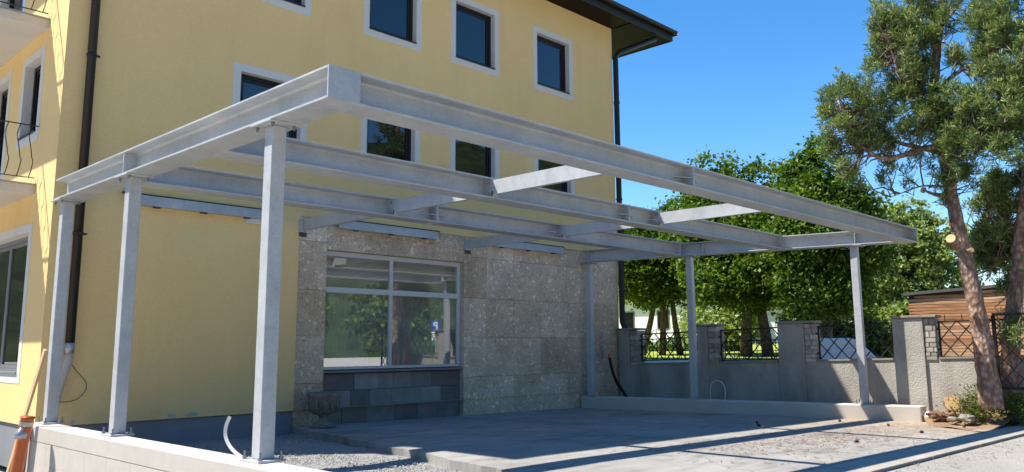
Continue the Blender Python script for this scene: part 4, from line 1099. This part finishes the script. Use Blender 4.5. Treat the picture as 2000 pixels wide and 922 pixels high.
# positions read along the view ray at 16.5 m
def vw(u, v, dep):
    x = (u - 1000) / 1616.5; y = -(v - 423.43) / 1616.5
    dr = r_ * x + u_ * y + f_; k = dep / math.hypot(dr.x, dr.y)
    return tuple(np.array(mw.translation + dr * k))
D1 = 16.5
tp = [vw(1938, 800, D1), vw(1928, 730, D1), vw(1912, 620, D1), vw(1886, 505, D1), vw(1868, 430, D1), vw(1856, 370, D1), vw(1850, 310, D1), vw(1832, 250, D1), vw(1824, 190, D1), vw(1828, 110, D1), vw(1838, 20, D1), vw(1848, -90, D1), vw(1852, -200, D1), vw(1855, -290, D1)]
tr = [0.20, 0.165, 0.142, 0.125, 0.112, 0.102, 0.125, 0.095, 0.085, 0.075, 0.06, 0.045, 0.03, 0.012]
limbs = [([vw(1846, 285, D1), vw(1800, 288, D1 - .1), vw(1730, 318, D1 - .3), vw(1690, 295, D1 - .4), vw(1660, 260, D1 - .5), vw(1635, 190, D1 - .5)], 0.06),
         ([vw(1850, 300, D1), vw(1800, 290, D1 + .2), vw(1735, 275, D1 + .3), vw(1690, 230, D1 + .3), vw(1650, 170, D1 + .2)], 0.05),
         ([vw(1858, 378, D1), vw(1830, 382, D1), vw(1803, 371, D1 - .05)], 0.055),
         ([vw(1852, 365, D1), vw(1800, 362, D1 + .1), vw(1740, 385, D1 + .2)], 0.022),
         ([vw(1830, 235, D1), vw(1790, 190, D1 - .3), vw(1750, 130, D1 - .5), vw(1730, 60, D1 - .6)], 0.045),
         ([vw(1826, 180, D1), vw(1870, 140, D1 - .4), vw(1930, 110, D1 - .7), vw(1970, 60, D1 - .8)], 0.045),
         ([vw(1850, 300, D1), vw(1900, 260, D1 - .6), vw(1950, 230, D1 - .9), vw(1990, 190, D1 - 1.0)], 0.05),
         ([vw(1830, 100, D1), vw(1790, 40, D1), vw(1760, -30, D1)], 0.035), ([vw(1832, 60, D1), vw(1880, 0, D1), vw(1920, -70, D1)], 0.035),
         ([vw(1826, 170, D1), vw(1830, 120, D1 + .8), vw(1850, 60, D1 + 1.4)], 0.03)]
px_ = 0.0102
def lobe(u, v, dep, ru, rv, w): return (vw(u, v, dep), (ru * px_ * 0.75, ru * px_ * 0.85, rv * px_), w)
lobes = [lobe(1648, 215, D1 - .4, 62, 80, 1.5), lobe(1640, 300, D1 - .3, 46, 55, 0.5), lobe(1715, 250, D1, 55, 60, 0.9), lobe(1745, 120, D1 - .4, 60, 110, 1.9), lobe(1735, 30, D1 - .3, 50, 60, 0.7),
         lobe(1800, 60, D1, 55, 110, 1.2), lobe(1800, 200, D1 - .3, 55, 70, 0.9), lobe(1780, 300, D1, 80, 60, 0.55), lobe(1720, 345, D1, 90, 35, 0.22), lobe(1870, 250, D1 - .5, 50, 90, 1.1), lobe(1925, 210, D1 - .9, 70, 90, 1.9), lobe(1965, 90, D1 - .8, 60, 90, 1.4),
         lobe(1900, 60, D1 - .3, 70, 90, 1.0), lobe(1985, 250, D1 - 1.1, 50, 80, 1.2), lobe(1830, -80, D1, 120, 100, 1.3), lobe(1840, -200, D1, 80, 90, 0.6), lobe(1900, 330, D1 - .4, 50, 40, 0.4), lobe(1840, 350, D1 - .2, 30, 40, 0.2)]
stubs = [(vw(1868, 480, D1), vw(1857, 466, D1 - 0.27), 0.085), (vw(1868, 440, D1), vw(1853, 437, D1 - .1), 0.04), (vw(1806, 372, D1 - .04), vw(1801, 370.5, D1 - .06), 0.052), (vw(1912, 600, D1), vw(1897, 622, D1 - .22), 0.04), (vw(1880, 498, D1), vw(1898, 488, D1 - .18), 0.045)]
pine('pine_tree', 'leaning pine tree with cut limb stubs standing right of the low concrete wall', tp, tr, limbs, lobes, 540, 14, 'pine trees at the boundary wall', stubs, 3)
D2 = 17.15
tp2 = [vw(1968, 800, D2), vw(1972, 720, D2), vw(1980, 610, D2), vw(1990, 500, D2), vw(2000, 400, D2), vw(2012, 300, D2), vw(2022, 150, D2), vw(2030, 0, D2), vw(2032, -180, D2)]
tr2 = [0.17, 0.15, 0.135, 0.12, 0.105, 0.09, 0.07, 0.05, 0.015]
limbs2 = [([vw(1996, 440, D2), vw(1960, 440, D2 + .2), vw(1920, 450, D2 + .4)], 0.035), ([vw(2002, 370, D2), vw(1960, 350, D2 + .4), vw(1915, 345, D2 + .7)], 0.035), ([vw(2010, 300, D2), vw(2050, 260, D2), vw(2100, 230, D2)], 0.04), ([vw(1990, 520, D2), vw(1960, 500, D2 + .3), vw(1930, 520, D2 + .4)], 0.03)]
lobes2 = [lobe(1950, 380, D2 + .4, 55, 45, 1.3), lobe(1955, 455, D2 + .3, 60, 40, 1.4), lobe(1930, 500, D2 + .5, 45, 25, 0.6), lobe(1975, 540, D2 + .1, 30, 18, 0.3), lobe(2060, 250, D2, 90, 120, 2.2), lobe(2040, 60, D2, 100, 130, 2.0), lobe(1970, 655, D2 - .5, 40, 16, 0.22), lobe(2080, 420, D2, 70, 70, 1)]
pine('pine_tree', 'second pine tree at the right edge seen through the iron gate', tp2, tr2, limbs2, lobes2, 300, 13, 'pine trees at the boundary wall', [(vw(1968, 690, D2), vw(1955, 655, D2 - .3), 0.06)], 9)

# ------------------------------------------------------------------ log, roots, ground plants
lg = thing('cut_log', 'short cut log with pale sawn face lying against the boundary wall', 'log', (12.75, -0.35, 0.06))
ld = Vector((-0.95, -0.28, 0.10)).normalized(); lc = Vector((12.50, -0.57, 0.26))
MB().tube([lc - ld * 0.42, lc - ld * 0.2, lc], [0.13, 0.14, 0.145], 16, wob=0.05).build('bark_body', 'pine_bark', lg, smooth=True)
MB().tube([lc + ld * 0.001, lc + ld * 0.012], 0.128, 16).build('cut_face', 'cut_wood', lg)
b = MB()
for i in range(60):
    a0 = lc - ld * random.uniform(0.02, 0.30) + Vector((random.uniform(-.10, .10), random.uniform(-.32, -.12), random.uniform(-.08, .06)))
    b.tube([a0, a0 + Vector((random.uniform(-.07, .1), random.uniform(-.12, .05), random.uniform(-.08, .05))), a0 + Vector((random.uniform(-.12, .15), random.uniform(-.2, .05), random.uniform(-.2, -.05)))], [0.012, 0.01, 0.005], 5)
o = b.build('bark_debris', 'root'); stuff(o); tag(o, 'tangle of red brown bark strips hanging beside the cut log', 'bark')
b = MB()
for i in range(22):
    c0 = Vector((12.46 + random.uniform(-.1, .16), -0.40 + random.uniform(-.22, .22), 0.01 + random.uniform(0, .05)))
    d0 = Vector((random.uniform(-.1, .1), random.uniform(-.14, .14), random.uniform(-.02, .05)))
    b.tube([c0 - d0, c0 + Vector((0, 0, .03)), c0 + d0], [0.02, 0.04, 0.018], 7, wob=0.3)
o = b.build('root_pile', 'root'); tag(o, 'low pile of brown roots at the end of the low concrete wall', 'roots')
def rock(name, label, c, s, mat, sd):
    rr = random.Random(sd); bm = bmesh.new(); bmesh.ops.create_icosphere(bm, subdivisions=2, radius=1.0)
    for v in bm.verts: v.co *= rr.uniform(0.8, 1.15)
    for v in bm.verts: v.co = Vector((v.co.x * s[0], v.co.y * s[1], v.co.z * s[2])) + Vector(c)
    me = bpy.data.meshes.new(name); bm.to_mesh(me); bm.free(); me.materials.append(MAT[mat])
    return tag(link(bpy.data.objects.new(name, me)), label, 'rock')
rock('rock', 'flat grey stone in front of the ground shrub by the pine', (12.32, -0.82, 0.03), (0.13, 0.16, 0.07), 'cap', 1)
rock('rock', 'small grey stone between the roots and the flat stone', (12.30, -0.60, 0.0), (0.08, 0.09, 0.05), 'cap', 2)
rock('rock', 'white chunk of mortar against the end of the low concrete wall', (12.72, -0.10, 0.0), (0.09, 0.07, 0.09), 'white_plastic', 3)
cen = np.concatenate([rng.normal(0, 1, (900, 3)) * np.array([0.13, 0.17, 0.10]) + np.array([12.5, -0.92, 0.20]), rng.normal(0, 1, (350, 3)) * np.array([0.10, 0.10, 0.12]) + np.array([12.72, -0.86, 0.38])])
sh = thing('ground_shrub', 'small leafy green shrub at the foot of the leaning pine', 'shrub', (12.5, -0.9, 0.05))
stuff(np_mesh('foliage', leaf_quads(cen, 0.028), 4, 'shrub_leaf', sh))
b = MB()
for i in range(14): b.tube([(12.5 + random.uniform(-.1, .1), -0.92 + random.uniform(-.1, .1), 0.0), (12.5 + random.uniform(-.15, .2), -0.92 + random.uniform(-.2, .2), 0.36)], [0.006, 0.003], 4)
b.build('stem', 'twig', sh)
cen = rng.normal(0, 1, (1600, 3)) * np.array([0.22, 0.25, 0.13]) + np.array([13.05, -1.42, 0.22])
sh = thing('ground_shrub', 'dark shaded undergrowth below the iron gate', 'shrub', (13.0, -1.4, 0.05))
stuff(np_mesh('foliage', leaf_quads(cen, 0.032), 4, 'maple_leaf', sh))
MB().tube([(13.0, -1.4, 0.02), (13.05, -1.45, 0.4)], [0.008, 0.004], 5).build('stem', 'twig', sh)
# pine cones
conl = ['pine cone at the shade edge nearest the house', 'pine cone just in front of the shaded slab edge', 'pine cone right beside the low concrete wall', 'pine cone in the sun on the tan dusty slab before the front right post', 'pine cone lying closest to the kerb shadow in the middle', 'leftmost pine cone near the rear shadow edge', 'pine cone alone on the sunlit slab farthest from the pines', 'pine cone beside the kerb below the leaning pine']
cones = [(10.17, 1.93), (9.68, 1.63), (11.68, 1.10), (11.34, 0.12), (10.38, -0.73), (9.3, 1.35), (8.2, -0.6), (11.9, -0.9)]
bm = bmesh.new(); bmesh.ops.create_icosphere(bm, subdivisions=2, radius=1.0)
for i, v in enumerate(bm.verts): v.co = Vector((v.co.x * 0.032, v.co.y * 0.023, v.co.z * 0.023)) * (1.12 if i % 2 else 0.9)
cme = bpy.data.meshes.new('pine_cone'); bm.to_mesh(cme); bm.free(); cme.materials.append(MAT['cone'])
for i, (x, y) in enumerate(cones):
    o = link(bpy.data.objects.new('pine_cone', cme)); o.location = (x, y, gz(x) + 0.021); o.rotation_euler = (0, 0, i * 1.3)
    tag(o, conl[i], 'pine cone', 'pine cones on the slab')

# ------------------------------------------------------------------ small things round the frame
ub = thing('stone_urn', 'weathered stone urn planter beside the dark slate blocks', 'planter', (4.28, 6.45, 0))
prof = [(0.19, 0.0), (0.195, 0.03), (0.16, 0.06), (0.09, 0.10), (0.075, 0.15), (0.085, 0.18), (0.16, 0.21), (0.215, 0.27), (0.235, 0.36), (0.25, 0.44), (0.275, 0.49), (0.285, 0.52), (0.28, 0.55), (0.245, 0.55), (0.23, 0.49), (0.0, 0.47)]
MB().lathe(prof[:7], (4.28, 6.45, 0.004), 24).build('foot', 'urn', ub, smooth=True)
MB().lathe(prof[6:], (4.28, 6.45, 0.004), 24).build('bowl', 'urn', ub, smooth=True)
for k in range(12):
    a = k * math.pi / 6
    MB().tube([(4.28 + r * math.cos(a), 6.45 + r * math.sin(a), z) for r, z in ((0.20, 0.245), (0.232, 0.30), (0.245, 0.38), (0.25, 0.43))], [0.012, 0.022, 0.022, 0.010], 6).build('flute', 'urn', ub, smooth=True)
# leaning orange pipe
op = thing('drain_pipe', 'orange plastic drain pipe leaning by the end of the white block wall', 'pipe', (-0.45, 5.6, -0.3))
a, b_ = Vector((-0.385, 5.66, -0.33)), Vector((-0.33, 5.53, 0.50)); dd = (b_ - a).normalized()
MB().tube([a, b_ - dd * 0.12], 0.066, 20, cap=False).build('tube_body', 'orange', op, smooth=True)
MB().tube([b_ - dd * 0.12, b_ - dd * .02, b_, b_, b_ - dd * 0.10], [0.071, 0.071, 0.082, 0.069, 0.065], 20, cap=False).build('socket', 'orange', op, smooth=True)
MB().tube([b_ - dd * 0.10, b_ - dd * 0.05], 0.075, 20, cap=False).build('clamp_band', 'zinc', op, smooth=True)
pk = MB(); pa, pb = Vector((-0.30, 6.30, -0.34)), Vector((-0.12, 5.80, 1.27)); pk.bar(pa, pb, 0.075, 0.03, up=(1, 0, 0))
tag(pk.build('wooden_plank', 'plank', bevel=0.003), 'pale wooden plank leaning behind the orange pipe against the post', 'plank')
zp = MB().tube([(-0.17, 6.2, -0.33), (-0.16, 6.15, 0.28), (-0.17, 6.1, 0.36)], 0.05, 12)
zp = zp.build('zinc_pipe', 'zinc', smooth=True); tag(zp, 'short zinc pipe between the orange pipe and block wall', 'pipe')
fl = MB().lathe([(0.0, 0), (0.055, 0.0), (0.07, 0.05), (0.0, 0.13)], (-0.42, 5.42, 0.27), 14).build('floodlight', 'zinc', smooth=True)
tag(fl, 'small silver cone shaped cap on the orange pipe', 'cap')
# milky hose under the downpipe and a thin cable loop
MB().tube([(0.475, 6.80, 1.23), (0.47, 6.79, 1.12), (0.42, 6.77, 0.98), (0.37, 6.76, 0.75), (0.33, 6.76, 0.55)], [0.055, 0.055, 0.06, 0.055, 0.055], 12).build('drain_hose', 'clear_plastic', smooth=True)
tag(bpy.data.objects['drain_hose'], 'milky plastic hose hanging from the left downpipe', 'hose')
def spline(pts, n=30):
    P = np.array(pts, float); t = np.linspace(0, len(P) - 1, n); Q = np.stack([np.interp(t, range(len(P)), P[:, k]) for k in range(3)], 1)
    for _ in range(3): Q[1:-1] = (Q[:-2] + 2 * Q[1:-1] + Q[2:]) / 4
    return [Vector(q) for q in Q]
tag(MB().tube(spline([(0.50, 6.79, 1.09), (0.60, 6.84, 0.98), (0.74, 6.86, 0.84), (0.76, 6.87, 0.73), (0.66, 6.87, 0.60), (0.50, 6.86, 0.57), (0.36, 6.85, 0.58)]), 0.006, 6).build('cable', 'twig'), 'thin brown cable looping on the yellow wall', 'cable')
tag(MB().tube(spline([(12.12, 6.62, 1.02), (12.16, 6.62, 0.85), (12.24, 6.6, 0.6), (12.36, 6.58, 0.4), (12.52, 6.55, 0.22), (12.62, 6.5, 0.05)]), 0.035, 10).build('black_hose', 'black_hose', smooth=True), 'black hose rising beside the stone cladding at the rear right post', 'hose')
hc = MB().tube([(12.12, 6.62, 1.021), (12.115, 6.62, 1.11)], 0.042, 12).build('hose_cap', 'orange_cap', bpy.data.objects['black_hose'])
tag(MB().tube([(12.17, 6.86, 1.0), (12.17, 6.86, 1.62)], 0.016, 8).build('conduit', 'zinc', smooth=True), 'thin grey conduit on the stone cladding above the black hose', 'conduit')
tag(MB().tube(spline([(12.32, 4.10, 0.10), (12.31, 4.12, 0.32), (12.28, 4.06, 0.50), (12.25, 3.92, 0.56), (12.22, 3.76, 0.52), (12.2, 3.68, 0.38), (12.2, 3.72, 0.12)]), 0.009, 6).build('conduit_loop', 'white_plastic', smooth=True), 'thin pale conduit looping out of the low concrete wall', 'conduit')
st = MB(); pts = spline([(0.17, 1.40, 0.34), (0.13, 1.52, 0.40), (0.10, 1.60, 0.50), (0.10, 1.60, 0.60), (0.12, 1.57, 0.68)], 16)
for p, q in zip(pts[:-1], pts[1:]): st.bar(p, q + (q - p) * .08, 0.03, 0.006, up=(0.7, 0.7, 0))
tag(st.build('earthing_strip', 'white_plastic'), 'pale curved metal strip sticking up beside the front left post', 'strip')
# potted plant inside the window
pp = thing('window_plant', 'small potted plant on the inside of the shop window', 'plant', (5.72, 7.2, 0.95))
MB().lathe([(0.02, 0), (0.022, 0.12), (0.02, 0.12), (0.0, 0.11)], (5.72, YF + 0.20, 0.955), 12).build('pot', 'urn', pp)
cen = rng.normal(0, 1, (160, 3)) * np.array([0.11, 0.012, 0.08]) + np.array([5.72, YF + 0.195, 1.14])
stuff(np_mesh('foliage', leaf_quads(cen, 0.035), 4, 'maple_leaf', pp))

# ------------------------------------------------------------------ beyond the wall
tb = thing('timber_building', 'low flat roofed building clad in horizontal larch boards', 'building', (25.6, 0, -0.1))
q0, q1 = Vector((24.95, 4.23, 0)), Vector((26.6, -7.0, 0)); bd = (q1 - q0).normalized(); bn = Vector((bd.y, -bd.x, 0))
if bn.x > 0: bn = -bn
Lb = (q1 - q0).length
cc = (q0 + q1) / 2 - bn * 3.0
def roofz(s): return 2.86 + 0.055 * s
core_ = MB(); cvs = []
for s in (0.02, Lb):
    for dn in (-0.03, -6.0): p = q0 + bd * s + bn * dn; cvs += [(p.x, p.y, -0.2), (p.x, p.y, roofz(s))]
core_.add(cvs, [(0, 1, 5, 4), (2, 6, 7, 3), (0, 2, 3, 1), (4, 5, 7, 6), (1, 3, 7, 5)]); core_.build('wall', 'bracket', tb)
z = -0.05; k = 0
ang = math.atan2(bd.y, bd.x)
while z < 3.5:
    hgt = 0.10
    s0 = max(0.0, (z + hgt - 2.84) / 0.055)
    if s0 < Lb - 0.5:
        for sa, sb in (((s0, min(Lb, 4.2)), (4.203, Lb)) if s0 < 4.0 else ((s0, Lb),)):
            c = q0 + bd * (sa + sb) / 2 + bn * 0.0; piece('board', 'cladding_board', tb, (c.x, c.y, z + hgt / 2), (sb - sa - .004, 0.03, hgt - 0.012), ang)
    z += hgt; k += 1
rp = MB(); vv = []
for s in (-0.12, Lb):
    for dn in (0.12, -6.1): p = q0 + bd * s + bn * dn; vv += [(p.x, p.y, roofz(s) + .01), (p.x, p.y, roofz(s) + 0.10)]
rp.add(vv, [(0, 1, 5, 4), (2, 6, 7, 3), (0, 2, 3, 1), (4, 5, 7, 6), (1, 3, 7, 5), (0, 4, 6, 2)]); rp.build('roof', 'house_roof', tb)

# white trailer
van = thing('parked_trailer', 'white trailer with sloping front parked behind the fence', 'trailer', (18.6, 4.2, -0.06))
vd = Vector((0.42, -0.907, 0)); vn = Vector((-0.907, -0.42, 0)); vo = Vector((19.08, 3.0, -0.06))
V = lambda s, h, w: vo - vd * s + vn * w + Vector((0, 0, h))
prof = [(0.0, 0.35), (0.0, 0.72), (0.05, 0.86), (0.62, 1.47), (0.8, 1.52), (1.85, 1.52), (2.0, 1.4), (2.02, 0.35)]
bo = MB().extrude([V(s, h, 0.82) for s, h in prof], vn * -1.64).build('body', 'van_white', van, bevel=0.05, seg=3)
MB().extrude([V(s, h, 0.826) for s, h in ((0.02, 0.42), (2.0, 0.42), (2.0, 0.50), (0.02, 0.50))], vn * 0.01).build('side_strip', 'zinc', bo)
for w in (0.80, -0.80):
    wh = MB().tube([V(1.1, 0.31, w - 0.1), V(1.1, 0.31, w + 0.04)], 0.31, 18).build('wheel', 'tyre', van)
    MB().tube([V(1.1, 0.31, w + 0.041 if w > 0 else w - .101), V(1.1, 0.31, w + 0.05 if w > 0 else w - .11)], 0.18, 14).build('rim', 'zinc', wh)
MB().bar(V(0, 0.45, 0.3), V(-1.1, 0.45, 0), 0.06).bar(V(0, 0.45, -0.3), V(-1.1, 0.452, 0), 0.06).build('tow_bar', 'zinc', van)
MB().obox(V(0.10, 0.98, 0.90), vd * 0.10, vn * 0.05, Vector((0, 0, 0.09))).build('marker_lamp', 'black_hose', van, bevel=0.02)

# far white houses
def far_house(name, label, c, L, Dp, hgt, rz):
    t = thing(name, label, 'house', c); R = Matrix.Rotation(rz, 3, 'Z'); c = Vector(c)
    P = lambda x, y, z: c + R @ Vector((x, y, z))
    b = MB(); b.add([P(x, y, z) for z in (0, hgt) for x, y in ((-L / 2, -Dp / 2), (L / 2, -Dp / 2), (L / 2, Dp / 2), (-L / 2, Dp / 2))], [(0, 1, 5, 4), (1, 2, 6, 5), (2, 3, 7, 6), (3, 0, 4, 7), (4, 5, 6, 7)])
    b.build('wall', 'house_white', t)
    b = MB(); b.add([P(-L / 2 - .5, -Dp / 2 - .6, hgt + .01), P(L / 2 + .5, -Dp / 2 - .6, hgt + .01), P(L / 2 + .5, Dp / 2 + .6, hgt + .01), P(-L / 2 - .5, Dp / 2 + .6, hgt + .01), P(-L / 2 - .5, 0, hgt + 2.4), P(L / 2 + .5, 0, hgt + 2.4)], [(0, 1, 5, 4), (2, 3, 4, 5), (1, 2, 5), (3, 0, 4), (3, 2, 1, 0)])
    b.build('roof', 'house_roof', t)
    n = int(L / 2.4)
    for i in range(n):
        for zz in (0.9, 3.4):
            if zz + 1.3 > hgt: continue
            x = -L / 2 + (i + 0.5) * L / n; b = MB(); b.obox(P(x, -Dp / 2 - 0.012, zz + 0.65), R @ Vector((0.5, 0, 0)), R @ Vector((0, 0.02, 0)), Vector((0, 0, 0.62))); w = b.build('window', 'sill', t)
            b = MB(); b.obox(P(x, -Dp / 2 - 0.04, zz + 0.65), R @ Vector((0.42, 0, 0)), R @ Vector((0, 0.006, 0)), Vector((0, 0, 0.54))); b.build('pane', 'glass_dark', w)
far_house('white_house', 'white house far behind the maple trunks beyond the lawn', (46, 30, 1.4), 14, 9, 3.0, -1.62)
far_house('white_house', 'distant white house partly hidden by shrubs right of the first', (52, 22, 1.2), 12, 9, 2.9, -1.55)
broad_tree('conifer', 'silvery blue spruce behind the lawn shrubs', (30.5, 15.6, 1.1), 3.4,
           [((30.5, 15.6, 1.9), (0.9, 0.9, 0.8)), ((30.5, 15.6, 2.7), (0.55, 0.55, 0.8)), ((30.5, 15.6, 3.5), (0.25, 0.25, 0.6))], 160, 40, 0.10, 'pale_leaf', 0.09, nbr=6)
# ------------------------------------------------------------------ the other side of the street (seen in the window panes)
hv = []; NX, NY = 120, 10
b = MB(); rr = random.Random(5)
prof_y = np.linspace(0, 1, NY)
for i in range(NX + 1):
    a = math.radians(-265 + 235 * i / NX)
    hgt = 70 + 6 * math.sin(i * 0.21) + 4 * math.sin(i * 0.63 + 1)
    for j in range(NY):
        t = prof_y[j]; rad = 140 + 170 * t
        b.v.append((5 + rad * math.cos(a), 0 + rad * math.sin(a), -0.5 + hgt * 1.25 * t ** 1.25 + (rr.uniform(-1.6, 2.6) if j else 0)))
for i in range(NX):
    for j in range(NY - 1): b.f.append((i * NY + j, i * NY + j + 1, (i + 1) * NY + j + 1, (i + 1) * NY + j))
hill = b.build('hills', 'forest'); hill['kind'] = 'structure'
for i, (x, y, lab) in enumerate(((15.5, -13.5, 'round leafy tree across the street behind the parking sign'), (24.5, -17.0, 'leafy tree across the street farthest along the road'), (8.0, -15.0, 'leafy tree across the street opposite the slab'), (31, -12.6, 'leafy tree at the far end of the opposite pavement'))):
    broad_tree('street_tree', lab, (x, y, 0.1), 5.0, [((x, y, 3.1), (2.3, 2.2, 1.5)), ((x + .6, y - .5, 4.1), (1.4, 1.4, 1.0)), ((x - 1, y + .6, 2.5), (1.6, 1.5, 1.0))], 240, 42, 0.22, 'maple_leaf', 0.2, 'trees across the street', nbr=12)
sg = thing('parking_sign', 'blue parking sign on a post across the street, mirrored in the shop window', 'sign', (17.6, -5.1, 0))
sg_d = Vector((-0.65, 0.759, 0)); sg_r = Vector((0.759, 0.65, 0))
sp = Vector((17.6, -10.2, 0)); 
tt_ = (7.05 - sp.y) / 0.759; sp.x = 7.2 + 0.65 * tt_ * 1.0
sg.location = sp; PINV[sg.name] = Matrix.Translation(-sp)
MB().tube([sp + Vector((0, 0, 0.05)), sp + Vector((0, 0, 2.6))], 0.03, 10).build('pole', 'zinc', sg)
pl = MB().obox(sp + sg_d * 0.045 + Vector((0, 0, 2.28)), sg_r * 0.21, sg_d * 0.006, Vector((0, 0, 0.25))).build('sign_plate', 'sign_blue', sg)
MB().obox(sp + sg_d * 0.045 + Vector((0, 0, 1.93)), sg_r * 0.20, sg_d * 0.006, Vector((0, 0, 0.085))).build('sign_plate', 'sign_white', sg)
MB().obox(sp + sg_d * 0.045 + Vector((0, 0, 1.72)), sg_r * 0.18, sg_d * 0.006, Vector((0, 0, 0.11))).build('sign_plate', 'sign_white', sg)
MB().obox(sp + sg_d * 0.045 + Vector((0, 0, 1.49)), sg_r * 0.18, sg_d * 0.006, Vector((0, 0, 0.10))).build('sign_plate', 'sign_green', sg)
fc = bpy.data.curves.new('letter', 'FONT'); fc.body = 'P'; fc.size = 0.46; fc.align_x = 'CENTER'; fc.align_y = 'CENTER'; fc.extrude = 0.002; fc.offset = 0.012
tmp = bpy.data.objects.new('letter_curve', fc)
lme = bpy.data.meshes.new_from_object(tmp); bpy.data.objects.remove(tmp)
lme.materials.clear(); lme.materials.append(MAT['sign_white'])
R4 = Matrix((-sg_r, Vector((0, 0, 1)), sg_d)).transposed().to_4x4(); R4.translation = sp + sg_d * 0.056 + Vector((0, 0, 2.28))
lme.transform(R4)
lt = bpy.data.objects.new('letter', lme); link(lt, pl)
